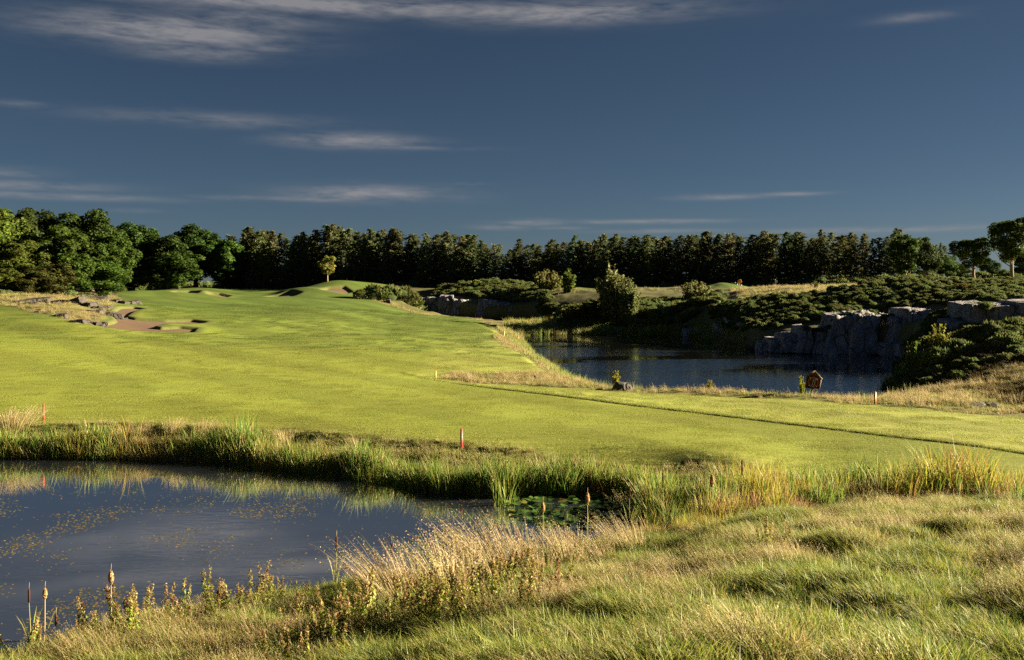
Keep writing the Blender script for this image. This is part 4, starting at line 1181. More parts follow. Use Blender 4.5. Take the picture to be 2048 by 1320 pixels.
# ------------------------------------------------------------------ conifer wood
def conifer(seed, H=18.0, R=2.9, lean=.9, bare=.1, nb=84, per=17):
    r = np.random.default_rng(seed); g, gt = Geo(), Geo()
    fx = lambda t: np.array([lean * t**3, .25*lean*math.sin(t*3), 0.])
    ts = np.linspace(0, 1, 7)
    tube(gt, [fx(t) + [0, 0, t*H*.99 - .3*(t == 0)] for t in ts], [.26*(1-t)+.015 for t in ts], 6, (.085, .065, .05))
    pal = [(4, (.066,.088,.038)), (3, (.082,.096,.040)), (2, (.098,.090,.042)), (1, (.11,.11,.04))]
    for i in range(nb):
        t = bare + (1-bare) * (i + r.uniform(0, 1)) / nb
        t = min(t, .985)
        a = r.uniform(0, 2*math.pi)
        prof = (1-t)**.60 * (1 if t > .25 else .75 + t)
        Lb = R * prof * r.uniform(.55, 1.25) + .25
        root = fx(t) + [0, 0, t*H]
        dirn = np.array([math.cos(a), math.sin(a), 0]) + np.array([.35*lean*t, 0, 0])
        rise = (.35 * t - .18) * Lb
        if t < .55: tube(gt, [root, root + dirn*Lb*.6 + [0, 0, rise*.3]], [.04, .012], 3, (.07, .055, .042), cap=False)
        n = max(5, int(per * (Lb / R + .35)))
        s = r.uniform(.12, 1.0, n)
        P = root + dirn[None] * (s*Lb)[:, None] + np.array([0, 0, 1.]) * (rise*s + .28*Lb*(s - s*s*1.25))[:, None] + r.normal(0, .17, (n, 3)) * [1, 1, .8]
        # hanging sprays
        sz = r.uniform(.38, .8, n) * (1.05 - .35*s)
        up = unit(np.array([0, 0, -.65]) + dirn*.75 + r.normal(0, .35, (n, 3)))
        v = unit(np.cross(up, rand_dirs(n, r)))
        Vv = np.stack([P - v*sz[:, None]*.30, P + v*sz[:, None]*.30, P + up*sz[:, None]*1.1, P - up*sz[:, None]*.25], 1).reshape(-1, 3)
        k = np.arange(n)[:, None]*4
        g.add(Vv, T=np.concatenate([k+[0, 1, 2], k+[1, 0, 3]]), C=np.repeat(pick(r, n, pal, .25), 4, 0))
    # leader
    tip = fx(1.0) + [0, 0, H]
    P = tip + np.stack([r.normal(0, .05, 10) , r.normal(0, .05, 10), -r.uniform(0, 1.3, 10)], 1)
    cards(g, P, rand_dirs(10, r), .34, r, pick(r, 10, pal), 1.6)
    return g.mesh('crown', M_NEEDLE), gt.mesh('trunk', M_BARK, True)

CONI = [conifer(600+k, R=R, lean=ln, bare=b, nb=nb) for k, (R, ln, b, nb) in enumerate([(3.7, 1.3, .03, 130), (3.3, 1.9, .04, 124), (3.9, .7, .03, 130), (3.0, .3, .03, 120), (4.0, 2.3, .04, 130), (3.4, -.4, .03, 124)])]
CONI_BARE = [conifer(620+k, R=R, lean=ln, bare=b, nb=nb) for k, (R, ln, b, nb) in enumerate([(3.0, .3, .22, 90), (3.2, .9, .30, 88), (2.8, .1, .16, 92)])]

SKY_PX = [440,485,510,545,575,605,630,655,685,705,730,742,765,790,820,845,880,900,930,960,985,1005,1022,1040,1065,1090,1110,1130,1150,1170,1190,1205,1225,1260,1290,1320,1350,1395,1430,1460,1490,1525,1560,1590,1615,1640,1670,1700,1730,1760,1795,1820,1850,1880,1905]
SKY_PY = [474,452,459,460,469,462,458,446,455,462,467,456,458,455,469,465,464,461,468,479,486,500,492,476,490,478,486,468,484,483,476,466,466,470,468,470,469,460,465,466,468,460,462,462,474,458,470,464,466,472,455,480,472,484,484]
LAND = [(470, 'the broad dark domed trees behind the flag'), (655, 'the young orange-topped tree'), (1005, 'the dip in the tree line'), (1235, 'the tall willow'), (1392, 'the round olive bush'), (1480, 'the round yellow marker'), (1812, 'the pale-trunked leafy tree')]
ORD = ['first', 'second', 'third', 'fourth', 'fifth', 'sixth', 'seventh', 'eighth', 'ninth', 'tenth', 'eleventh', 'twelfth', 'thirteenth', 'fourteenth', 'fifteenth', 'sixteenth', 'seventeenth', 'eighteenth', 'nineteenth', 'twentieth']

def conifers():
    r = np.random.default_rng(106)
    dist = lambda p: float(np.interp(p, [440, 700, 1000, 1300, 1500, 1650, 1830, 2048], [334, 322, 308, 296, 282, 266, 252, 250]))
    front, p = [], 452.0
    while p < 1905:
        # a conifer at every peak of the skyline, others between them
        front.append(p); p += r.uniform(21, 31)
    peaks = sorted(SKY_PX[1:])
    front = sorted(set([float(x) for x in peaks] + [q for q in front if min(abs(q - x) for x in peaks) > 12]))
    cnt = {}
    def put(px, d, py, k, label, group, wide):
        x, y, _ = W(px, d, 0); zb = gz(x, y); H = HC + (HY - py) * d / F - zb
        pr = CONI_BARE[k % 3] if px > 1615 and k % 5 < 3 else CONI[k % 6]
        s = H / 18.0
        t = thing('conifer', label, 'conifer', (x, y, zb - .1), r.uniform(-.9, .9), (s*wide, s*wide, s), group, (r.normal(0, .02), r.normal(.02, .035)))
        c = link('crown', pr[0], t); link('trunk', pr[1], t)
        v = r.uniform(.65, 1.3); c.color = (v * r.uniform(.75, 1.15), v, v * r.uniform(.85, 1.1), 1)
    for i, px in enumerate(front):
        lm = [l for l in LAND if l[0] <= px + 12]; lm = lm[-1] if lm else LAND[0]
        cnt[lm] = cnt.get(lm, 0) + 1
        py = float(np.interp(px, SKY_PX, SKY_PY)) + (0 if px in peaks else r.uniform(0, 10))
        put(px, dist(px) + r.uniform(-3, 3), py, r.integers(0, 60), f'front-row conifer, {ORD[min(cnt[lm], 20)-1]} one from {lm[1]} going right', 'front row of the conifer wood', r.uniform(.95, 1.55))
    for row, (off, lo, hi, step) in enumerate([(7, 0, 9, 17), (14, 2, 13, 24)]):
        p = 445 + row * 9.0
        while p < (1900 if row == 0 else 1700):
            if not (row > 0 and 992 < p < 1018):
                py = float(np.interp(p, SKY_PX, SKY_PY)) + r.uniform(lo, hi)
                put(p, dist(p) + off + r.uniform(-2.5, 2.5), py, r.integers(0, 60), 'dark conifer half hidden behind the front row of the far wood', 'back rows of the conifer wood', r.uniform(1.2, 1.8))
            p += step * r.uniform(.8, 1.2)
    # undergrowth below the conifers
    P, q = zone_points([(232,290),(440,330),(700,318),(1000,303),(1300,291),(1500,277),(1640,262),(1640,272),(1300,302),(1000,316),(700,330),(440,345),(240,310)], .085, r, lambda x, y, z, q: q['sf'] > .5)
    Pr, _ = zone_points([(1640,243),(2090,236),(2090,246),(1640,256)], .16, r); P = np.concatenate([P, Pr])
    n = len(P)
    Pb, _ = zone_points([(225,352),(500,352),(500,368),(225,368)], .3, r); P = np.concatenate([P, Pb]); n = len(P)
    scatter('undergrowth', GORSE_ONE, P, r.uniform(-3, 3, n), r.uniform(1.2, 2.9, n), r.integers(0, 3, n), 'dark undergrowth at the foot of the far wood', 'undergrowth')
conifers()

# ------------------------------------------------------------------ rock faces and boulders
def cube_grid(n):
    """surface of a unit cube as a welded grid"""
    idx, V, Q = {}, [], []
    def vid(p):
        k = tuple(int(round(c * n)) for c in p)
        if k not in idx: idx[k] = len(V); V.append(p)
        return idx[k]
    for ax in range(3):
        for sd in (0, 1):
            a, b = [k for k in range(3) if k != ax]
            for i in range(n):
                for j in range(n):
                    cs = []
                    for di, dj in ((0, 0), (1, 0), (1, 1), (0, 1)):
                        p = [0, 0, 0]; p[ax] = sd; p[a] = (i+di)/n; p[b] = (j+dj)/n
                        cs.append(vid(tuple(p)))
                    if (sd == 1) == (ax != 1): Q.append(cs)
                    else: Q.append(cs[::-1])
    return np.array(V), np.array(Q)
CUBE_V, CUBE_Q = cube_grid(17)

def rock_mesh(front, back, seed, amp=.3, mat=None, origin=(0, 0, 0), rnd=.05):
    """a craggy block: front = 4 world corners (bottom left, bottom right, top right, top left), back = shift to the hidden side"""
    f = np.array(front, float); bk = np.array(back, float)
    u, w, v = CUBE_V[:, 0:1], CUBE_V[:, 1:2], CUBE_V[:, 2:3]
    bl, br, tr, tl = f
    P = (bl*(1-u)+br*u)*(1-v) + (tl*(1-u)+tr*u)*v + bk*w
    c = P.mean(0); cc = np.array(CUBE_V) - .5
    sph = unit(cc) * .62
    P = P + (sph - cc) * rnd * (P.max(0) - P.min(0))
    s = .55
    nx = vnoise(P[:, 0]*s, P[:, 1]*s, P[:, 2]*s*1.4, seed); ny = vnoise(P[:, 0]*s+9, P[:, 1]*s, P[:, 2]*s, seed+1)
    st = np.round(nx * 2.4) / 2.4
    fine = fbm(P[:, 0]*1.7, P[:, 1]*1.7, P[:, 2]*1.7, seed+3)
    dirn = unit(P - c)
    blk = np.round(vnoise(P[:, 0]*1.1 + P[:, 2]*.5, P[:, 1]*1.1, P[:, 2]*.8, seed+5) * 1.6) / 1.6      # broken ledges and joints
    P = P + dirn * (amp*(.6*st + .3*nx + .3*fine + .45*blk))[:, None] + np.array([[.3, .1, 0]]) * amp * ny[:, None]
    return mesh_np('rock', P - np.array(origin), Q=CUBE_Q, smooth=False, mat=mat)

def cliff(name, label, slabs, d0, mat, cat='rock face', part='rock_slab'):
    """slabs: list of (four photo corners bottom-left, bottom-right, top-right, top-left, distance, lean back, thickness)"""
    px0 = np.mean([s[0][0][0] for s in slabs])
    org = W(px0, d0, 0)
    t = thing(name, label, cat, org)
    for i, (c4, d, lean, thick) in enumerate(slabs):
        pts = []
        for j, (px, py) in enumerate(c4):
            dd = d - (2.5 if name == 'quarry_cliff' else 6 if name == 'upper_crag' else 0) + (lean if j >= 2 else 0); py = py + (3 if j < 2 and name in ('quarry_cliff', 'far_cliff') else 0)
            z = HC - (py - HY) * dd / F
            pts.append(((px-1024)*dd/F, dd, z))
        link(part, rock_mesh(pts, (0, thick, .3), hash(name) % 97 * 0 + 700 + i * 7 + int(px0), .28 * min(1.5, abs(pts[2][2]-pts[1][2]) * .3 + .25), mat, org), t)
    return t

def quad(l, r_, t, b, sl=0, sr=None):
    """bottom-left, bottom-right, top-right, top-left with the top pushed right by sl / sr"""
    sr = sl if sr is None else sr
    return [(l, b), (r_, b), (r_ + sr, t), (l + sl, t)]

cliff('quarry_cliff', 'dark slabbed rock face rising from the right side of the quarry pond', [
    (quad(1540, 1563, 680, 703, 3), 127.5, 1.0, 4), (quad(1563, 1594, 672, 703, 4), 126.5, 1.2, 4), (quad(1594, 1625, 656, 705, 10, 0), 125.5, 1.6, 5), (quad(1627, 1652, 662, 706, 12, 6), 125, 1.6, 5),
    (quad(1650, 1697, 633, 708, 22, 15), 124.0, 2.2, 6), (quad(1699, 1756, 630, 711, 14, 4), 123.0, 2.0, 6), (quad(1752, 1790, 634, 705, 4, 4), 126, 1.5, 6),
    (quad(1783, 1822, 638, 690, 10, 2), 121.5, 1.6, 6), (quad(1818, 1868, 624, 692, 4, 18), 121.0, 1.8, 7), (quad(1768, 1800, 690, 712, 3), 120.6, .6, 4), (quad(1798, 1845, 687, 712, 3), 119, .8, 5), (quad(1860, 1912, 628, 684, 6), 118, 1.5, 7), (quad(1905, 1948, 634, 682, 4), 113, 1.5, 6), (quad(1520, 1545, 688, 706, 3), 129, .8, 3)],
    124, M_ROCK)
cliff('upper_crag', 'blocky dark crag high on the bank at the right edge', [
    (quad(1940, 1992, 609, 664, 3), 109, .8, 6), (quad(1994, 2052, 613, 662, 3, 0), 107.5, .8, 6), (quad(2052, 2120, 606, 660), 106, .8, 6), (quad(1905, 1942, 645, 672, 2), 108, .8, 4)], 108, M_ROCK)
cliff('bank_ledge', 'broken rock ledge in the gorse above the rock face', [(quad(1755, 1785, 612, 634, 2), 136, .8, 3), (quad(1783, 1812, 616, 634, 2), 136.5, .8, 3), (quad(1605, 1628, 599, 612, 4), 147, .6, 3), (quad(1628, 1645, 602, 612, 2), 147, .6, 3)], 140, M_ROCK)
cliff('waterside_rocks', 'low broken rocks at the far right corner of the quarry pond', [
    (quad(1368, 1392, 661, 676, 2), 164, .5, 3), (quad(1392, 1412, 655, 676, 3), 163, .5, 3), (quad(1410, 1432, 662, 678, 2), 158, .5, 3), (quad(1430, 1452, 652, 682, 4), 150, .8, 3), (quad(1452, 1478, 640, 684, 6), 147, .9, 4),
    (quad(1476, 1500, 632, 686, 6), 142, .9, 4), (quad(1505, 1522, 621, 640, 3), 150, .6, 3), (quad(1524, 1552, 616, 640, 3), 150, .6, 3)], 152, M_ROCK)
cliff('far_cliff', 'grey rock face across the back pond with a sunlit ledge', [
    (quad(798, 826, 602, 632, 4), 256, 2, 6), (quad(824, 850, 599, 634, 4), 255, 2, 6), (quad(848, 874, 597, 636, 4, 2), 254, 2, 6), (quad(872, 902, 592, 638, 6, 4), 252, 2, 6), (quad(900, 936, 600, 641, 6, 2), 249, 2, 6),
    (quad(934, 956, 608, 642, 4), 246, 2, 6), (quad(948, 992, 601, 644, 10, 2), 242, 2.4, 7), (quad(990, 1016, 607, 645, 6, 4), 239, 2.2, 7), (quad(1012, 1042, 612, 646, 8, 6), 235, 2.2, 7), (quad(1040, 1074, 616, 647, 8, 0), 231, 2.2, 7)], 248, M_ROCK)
cliff('fairway_rocks', 'two pale rocks showing through gorse beside the fairway', [(quad(764, 773, 604, 618, 2), 236, .5, 2), (quad(775, 782, 601, 616, -2), 236, .5, 2)], 236, M_ROCK_L)
def outcrop():
    """the ledges left of the big bunker: many broken pieces of rock along three low steps"""
    r = np.random.default_rng(130)
    ms = []
    for k in range(7):
        w, h, dp = r.uniform(.8, 1.4), r.uniform(.5, .8), r.uniform(.7, 1.1)
        ms.append(rock_mesh([(-w, -dp, -.5), (w, -dp*.8, -.5), (w*.8, -dp*.3, h), (-w*.85, -dp*.4, h*r.uniform(.6, 1))], (r.uniform(-.2, .2), dp*2, r.uniform(-.25, .1)), 730+k*5, .30, M_ROCK_L, rnd=.12))
    x0, y0, _ = W(130, 145, 0)
    t = thing('rock_outcrop', 'low layered mossy rock outcrop left of the big bunker', 'rock', (x0, y0, 0))
    steps = [([(-60,156),(0,151),(60,143),(100,130),(150,118.5),(205,119.5)], 34, .75), ([(60,153),(100,152),(135,151),(160,149),(200,147)], 20, 1.05), ([(175,140),(200,137),(228,136)], 8, .7), ([(150,170),(200,167),(258,173)], 14, .9), ([(0,176),(60,178)], 6, .7)]
    for line, n, s in steps:
        ln = np.array(line, float); c = np.linspace(0, len(ln)-1, n) + r.uniform(-.12, .12, n)
        for q in np.clip(c, 0, len(ln)-1):
            px = np.interp(q, range(len(ln)), ln[:, 0]) + r.normal(0, 2); d = np.interp(q, range(len(ln)), ln[:, 1]) + r.normal(0, .7)
            x, y, _ = W(px, d, 0); f = s*r.uniform(.55, 1.2)
            link('rock_slab', ms[r.integers(0, 7)], t, (x-x0, y-y0, gz(x, y) - .22), (r.normal(0, .08), r.normal(0, .10), r.normal(0, .35)), (f*r.uniform(1.1, 2.0), f, f*r.uniform(.6, 1.0)))
outcrop()
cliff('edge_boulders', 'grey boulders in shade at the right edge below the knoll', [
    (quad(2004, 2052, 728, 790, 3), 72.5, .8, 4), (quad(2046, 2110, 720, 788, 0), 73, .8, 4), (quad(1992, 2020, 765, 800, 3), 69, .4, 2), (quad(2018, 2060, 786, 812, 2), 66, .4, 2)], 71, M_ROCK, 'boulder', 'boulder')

def boulder():
    x, y, _ = W(1243, 69.3, 0)
    t = rock_mesh([(-.85, -.4, -.25), (.85, -.4, -.25), (.55, -.15, .50), (-.35, -.15, .62)], (0, 1.1, 0), 911, .16, M_ROCK_L, rnd=.3)
    o = link('boulder', t, None, (x, y, gz(x, y)))
    tag(o, 'half buried boulder at the near edge of the quarry pond', 'boulder')
boulder()

# flat stone at the right end of the margin
x, y, _ = W(1962, 60.5, 0)
tag(link('flat_stone', rock_mesh([(-1.0, -.2, .05), (1.1, -.2, .15), (1.05, 0, .42), (-1.0, 0, .36)], (0, .7, .05), 915, .07, M_ROCK_L), None, (x, y, gz(x, y) - .24)), 'flat dark stone slab behind the dry grass at the right edge', 'stone')

# pale fallen branches on the rock face
def branch(pts, label):
    g = Geo()
    w = [np.array(W(px, d, HC - (py-HY)*d/F)) for px, py, d in pts]
    o = w[0]
    tube(g, [p - o for p in w], [.05] * (len(w)-1) + [.02], 5, (.75, .73, .70))
    tag(link('bleached_branch', g.mesh('bleached_branch', M_BARK, True), None, tuple(o)), label, 'branch')
branch([(1688, 647, 125.1), (1697, 645.5, 124.9), (1705, 644.5, 124.6), (1714, 643, 124.2)], 'thin bleached white branch on the left slab of the rock face')
branch([(1736, 644, 123.8), (1746, 645, 123.7), (1753, 651, 123.6), (1762, 654, 123.8), (1772, 657, 124.6)], 'bent bleached white branch on the tall middle slab of the rock face')

# ------------------------------------------------------------------ stakes, flags, markers
M_RED = plain_mat('red_paint', (.55, .035, .03), .5, 12, .18, .1)
M_YEL = plain_mat('yellow_paint', (.72, .33, .03), .5, 12, .18, .1)
M_ORG = plain_mat('orange_paint', (.50, .12, .03), .5, 12, .2, .1)
M_WHITE = plain_mat('white_paint', (.78, .76, .72), .5, 12, .08, .05)
M_BLACK = plain_mat('black_paint', (.02, .02, .02), .5, 12, .2, .05)
M_WOOD = plain_mat('weathered_wood', (.085, .05, .032), .8, 14, .35, .3)
M_PALE_OR_SUNLIT = plain_mat('pale_or_sunlit_wood', (.55, .42, .28), .8, 14, .2, .3)  # the peg's own pale wood; on the stand, sunlight put into colour
M_RING = plain_mat('lifebuoy_orange', (.24, .045, .024), .55, 10, .15, .1)
M_ROPE = plain_mat('rope', (.62, .60, .58), .8, 30, .2, .2)

def stake(px, d, h, w, label, mat, group, tilt=0.0, cap=True):
    x, y, _ = W(px, d, 0)
    t = thing('stake', label, 'stake', (x, y, gz(x, y)), .3, 1, group, (0, tilt))
    g = Geo(); box(g, (0, 0, h*.46 - .12), (w, w, h*.92 + .24)); link('post', g.mesh('post', mat), t)
    g = Geo(); hw = w*.5
    g.add([(-hw, -hw, 0), (hw, -hw, 0), (hw, hw, 0), (-hw, hw, 0), (0, 0, h*.08)], T=[(0, 1, 4), (1, 2, 4), (2, 3, 4), (3, 0, 4)], Q=[(3, 2, 1, 0)])
    link('tip', g.mesh('tip', mat), t, (0, 0, h*.92 + .001))
stake(87, 53.0, .90, .085, 'red hazard stake at the left, behind the pond reeds', M_RED, 'red stakes along the near pond')
stake(923, 45.7, .92, .095, 'red hazard stake in the middle of the pond bank', M_RED, 'red stakes along the near pond')
stake(871, 76.6, .62, .10, 'yellow stake left of the dry grass tussock in the fairway', M_YEL, 'yellow stakes along the quarry pond', .03)
stake(1008, 148, .95, .16, 'yellow stake at the far corner of the fairway by the reeds', M_YEL, 'yellow stakes along the quarry pond')
stake(1036, 150, 1.0, .17, 'orange stake in the reeds right of the far yellow stake', M_ORG, 'yellow stakes along the quarry pond', .06)
stake(1750, 61.6, .82, .09, 'orange brown stake in the dry grass right of the lifebuoy', M_ORG, 'yellow stakes along the quarry pond', .02)
stake(822, 214, .8, .16, 'tiny dark marker post at the far right edge of the fairway', M_BLACK, None)

def peg():
    x, y, _ = W(482, 19.9, 0)
    t = thing('peg', 'cut pale wooden peg in the grass at the bottom edge', 'peg', (x, y, gz(x, y)), .4)
    g = Geo(); tube(g, [(0, 0, -.1), (0, 0, .30), (.01, 0, .34)], [.045, .045, .035], 8); link('peg_body', g.mesh('peg_body', M_PALE_OR_SUNLIT, True), t)
peg()

def pin(px, d, h, label):
    x, y, _ = W(px, d, 0)
    t = thing('flagstick', label, 'flag', (x, y, gz(x, y)))
    g = Geo(); tube(g, [(0, 0, 0), (0, 0, h)], [.035, .03], 6); po = link('pole', g.mesh('pole', M_BLACK), t)
    g = Geo(); n = 7; V, Q = [], []
    for i in range(n):
        s = i / (n-1)
        for k, zz in enumerate((h*.60 + .06*s, h - .1*s)):
            V.append((.04 + .55*s, .05*math.sin(s*5), zz - .12*s))
    Q = [(2*i, 2*i+2, 2*i+3, 2*i+1) for i in range(n-1)]
    g.add(V, Q=Q); link('flag_cloth', g.mesh('flag_cloth', M_WHITE, True), po)
pin(405, 300, 2.1, 'flagstick with a limp white flag on the far green')
pin(1550, 232, 1.9, 'small flagstick with a white flag on the right-hand bank')

def yellow_marker():
    x, y, _ = W(1479, 236, 0)
    t = thing('round_marker', 'round yellow marker disc standing on the far grass mound', 'marker', (x, y, gz(x, y)), .1)
    g = Geo(); tube(g, [(0, 0, 0), (0, 0, .5)], [.05, .05], 6); link('post', g.mesh('post', M_WHITE), t)
    g = Geo(); tube(g, [(0, -.05, .85), (0, .05, .85)], [.46, .46], 20); link('disc', g.mesh('disc', plain_mat('yellow_disc', (.85, .36, .02), .5, 6, .1, 0)), t)
    g = Geo(); a = np.linspace(0, 2*math.pi, 21); tube(g, [(.47*math.cos(k), -.03, .85+.47*math.sin(k)) for k in a], [.06]*21, 6, cap=False); link('rim', g.mesh('rim', M_ORG, True), t)
yellow_marker()
for px, lab in ((1474.5, 'white tee block left of the round yellow marker'), (1482.5, 'white tee block right of the round yellow marker')):
    x, y, _ = W(px, 234, 0)
    t = thing('tee_block', lab, 'tee marker', (x, y, gz(x, y)), .3, 1, 'white tee blocks')
    g = Geo(); V, T = ico(.17, 2); V[:, 2] = np.maximum(V[:, 2], -.05) + .12; g.add(V, T=T); link('ball', g.mesh('ball', M_WHITE, True), t)
    g = Geo(); tube(g, [(0, 0, -.1), (0, 0, .1)], [.03, .03], 6); link('spike', g.mesh('spike', M_BLACK), t)

def bench():
    x, y, _ = W(1467, 233, 0)
    t = thing('bench', 'tiny dark bench on the grass mound left of the yellow marker', 'bench', (x, y, gz(x, y)), .15)
    g = Geo(); box(g, (0, 0, .45), (1.1, .4, .06)); link('seat', g.mesh('seat', M_BLACK), t)
    for sx in (-.45, .45):
        g = Geo(); box(g, (sx, 0, .205), (.07, .34, .43)); link('leg', g.mesh('leg', M_BLACK), t)
bench()

def lifebuoy_station():
    x, y, _ = W(1621, 66.0, 0); z = gz(x, y)
    t = thing('lifebuoy_stand', 'leaning wooden house-shaped stand at the edge of the quarry pond', 'stand', (x, y, z), -.12, 1, None, (0, math.radians(9)))
    g = Geo(); box(g, (0, .05, .42), (.10, .09, 1.3)); link('post', g.mesh('post', M_WOOD), t)
    g = Geo()     # back panel of planks with a gable
    link_b = [(-.43, .70), (.43, .70), (.43, 1.42), (0, 1.80), (-.43, 1.42)]
    V = [(a, yy, b) for yy in (0, .04) for a, b in link_b]
    me = bpy.data.meshes.new('back_board'); me.from_pydata(V, [], [(0, 1, 2, 3, 4), (9, 8, 7, 6, 5)] + [(i, i+5, (i+1) % 5 + 5, (i+1) % 5) for i in range(5)]); me.materials.append(M_WOOD)
    bb = link('back_board', me, t, (0, .10, 0))
    for sx, lab in ((-1, None), (1, 'side board coloured pale for sunlight')):
        g = Geo(); box(g, (sx*.452, -.03, 1.05), (.04, .28, .72)); o = link('side_board', g.mesh('side_board', M_PALE_OR_SUNLIT if sx > 0 else M_WOOD), bb, (0, -.10, 0))  # right board paler than the left: sunlight put into its colour
        if lab: o['label'] = lab
        a = math.radians(41.5) * sx
        R = np.array([[math.cos(a), 0, math.sin(a)], [0, 1, 0], [-math.sin(a), 0, math.cos(a)]])
        g = Geo(); box(g, (0, 0, 0), (.68, .36, .035), R); link('roof_board', g.mesh('roof_board', M_PALE_OR_SUNLIT if sx > 0 else M_WOOD), bb, (sx*.262, -.16, 1.62))  # right roof board likewise coloured pale for the sun on it
    g = Geo(); box(g, (0, -.03, .676), (.86, .28, .04)); link('sill', g.mesh('sill', M_WOOD), bb, (0, -.10, 0))
    ring = thing('lifebuoy', 'round orange lifebuoy hanging in the wooden stand', 'lifebuoy', (x, y, z), -.12, 1, None, (0, math.radians(9)))
    g = Geo(); a = np.linspace(0, 2*math.pi, 33); R0, r0 = .32, .075; V, Q = [], []
    for i in range(32):
        for j in range(12):
            b = j*2*math.pi/12; rr = R0 + r0*math.cos(b)
            V.append((rr*math.cos(a[i]), r0*math.sin(b)*.8, rr*math.sin(a[i])))
    Q = [(i*12+j, ((i+1) % 32)*12+j, ((i+1) % 32)*12+(j+1) % 12, i*12+(j+1) % 12) for i in range(32) for j in range(12)]
    g.add(V, Q=Q); rg = link('ring', g.mesh('ring', M_RING, True), ring, (0, 0, 1.10))
    for sx in (-.05, .07):
        g = Geo(); tube(g, [(sx+.07, -.09, .33), (sx+.02, -.1, .1), (sx+.02, -.1, -.1), (sx-.06, -.09, -.33)], [.014]*4, 5); link('rope', g.mesh('rope', M_ROPE, True), rg)
    for k in range(4):
        b = math.pi/4 + k*math.pi/2
        g = Geo(); aa = np.linspace(0, 2*math.pi, 11); tube(g, [(R0*math.cos(b) + .082*math.cos(q)*math.cos(b), .07*math.sin(q), R0*math.sin(b) + .082*math.cos(q)*math.sin(b)) for q in aa], [.018]*11, 5, cap=False)
        link('band', g.mesh('band', M_ROPE, True), rg)
lifebuoy_station()

# ------------------------------------------------------------------ cattails
M_FLUFF = leaf_mat('seed_fluff', .25, .9, .05, .2)
def cattail(px, py, d, hl, label, fluffy, lean=0.0, leaves=0, pal=None, seed=0):
    x, y, _ = W(px, d, 0); zb = max(gz(x, y), -.15)
    zh = HC - (py - HY) * d / F; L_ = hl * d / F
    r = np.random.default_rng(900 + seed)
    t = thing('cattail', label, 'cattail', (x, y, zb), 0, 1, 'cattails round the near pond')
    H = zh - zb; dx = lean * H
    g = Geo(); tube(g, [(-dx, 0, -.1), (-dx*.5 + .01, 0, H*.5), (0, 0, H - L_*.5)], [.013, .010, .008], 5, (.34, .27, .15) if fluffy else (.20, .20, .07)); link('stem', g.mesh('stem', M_BARK, True), t)
    g = Geo()
    if fluffy:
        zz = np.linspace(-.5, .5, 9); rad = np.array([.25, .6, .9, 1.05, 1.1, 1.0, .85, .6, .2]) * L_ * .165
        tube(g, [(r.normal(0, .006), 0, H + a*L_) for a in zz], rad, 9, (.36, .23, .11))
        n = 160; th = r.uniform(0, 6.28, n); k = r.uniform(-.48, .48, n); rr = np.interp(k, zz, rad)
        P = np.stack([rr*np.cos(th), rr*np.sin(th), H + k*L_], 1)
        cards(g, P, unit(np.stack([np.cos(th), np.sin(th), r.normal(0, .5, n)], 1) + r.normal(0, .4, (n, 3))), .035, r, pick(r, n, [(2, (.42, .28, .14)), (1, (.30, .18, .08))]), 1.5)
    else:
        tube(g, [(0, 0, H - L_*.5), (0, 0, H - L_*.47), (0, 0, H), (0, 0, H + L_*.46), (0, 0, H + L_*.5)], [.010, .024, .027, .025, .010], 8, (.075, .030, .018))
    hd = link('seed_head', g.mesh('seed_head', M_FLUFF, True), t)
    g = Geo(); tube(g, [(0, 0, H + L_*.5), (.01, 0, H + L_*.5 + .16)], [.006, .003], 4, (.30, .22, .12)); link('spike', g.mesh('spike', M_BARK), hd)
    for k in range(leaves):
        g = Geo(); a = r.uniform(0, 6.28); hh = H * r.uniform(.75, 1.08)
        blades(g, np.array([[-dx + .02*math.cos(a), .02*math.sin(a), -.05]]), [hh], np.array([[.22*math.cos(a)*hh + dx, .1*math.sin(a)*hh, 0]]), [.024], r, pick(r, 1, pal or [(1, R_LIME)]), seg=4)
        link('leaf', g.mesh('leaf', M_GRASS), t)
YL = [(3, (.24,.22,.06)), (2, R_LIME)]
for i, a in enumerate([(222,1155,23.0,28,'tall cattail gone to tan fluff, standing alone in front of the pond',1,.0,0), (90,1187,22.6,21,'shorter cattail gone to fluff near the bottom left corner',1,.02,1),
                       (58,1192,22.8,27,'brown cattail among pale blades at the bottom left',0,-.03,6), (112,1240,22.2,23,'short dark cattail beside the fluffy one at the bottom left',0,.0,0),
                       (673,1088,26.0,30,'dark brown cattail between green blades at the near shore',0,.02,8), (783,1100,25.4,27,'brown cattail left of the pale grass tussocks',0,-.01,4),
                       (887,1092,26.0,20,'cattail half hidden in the left side of the pale tussocks',0,.03,3), (1086,1015,29.0,22,'orange fluffy cattail in front of the lily pads, left one',1,.0,2),
                       (1175,997,31.0,24,'orange fluffy cattail in front of the lily pads, right one',1,.01,3), (1259,985,32.6,24,'dark cattail at the right end of the lily pads',0,.02,7),
                       (1326,960,33.6,30,'dark cattail between yellow blades right of the lilies',0,-.02,9), (1424,962,32.4,26,'brown ragged cattail on a tall stem in the rusty sedge',1,.01,2),
                       (1484,935,34.0,32,'tallest dark cattail with splayed yellow blades by the fairway bank',0,.0,9), (1978,947,35.4,18,'brown cattail in the right end of the tall bulrushes',0,.0,3)]):
    cattail(*a[:6], a[6], a[7], YL, i)

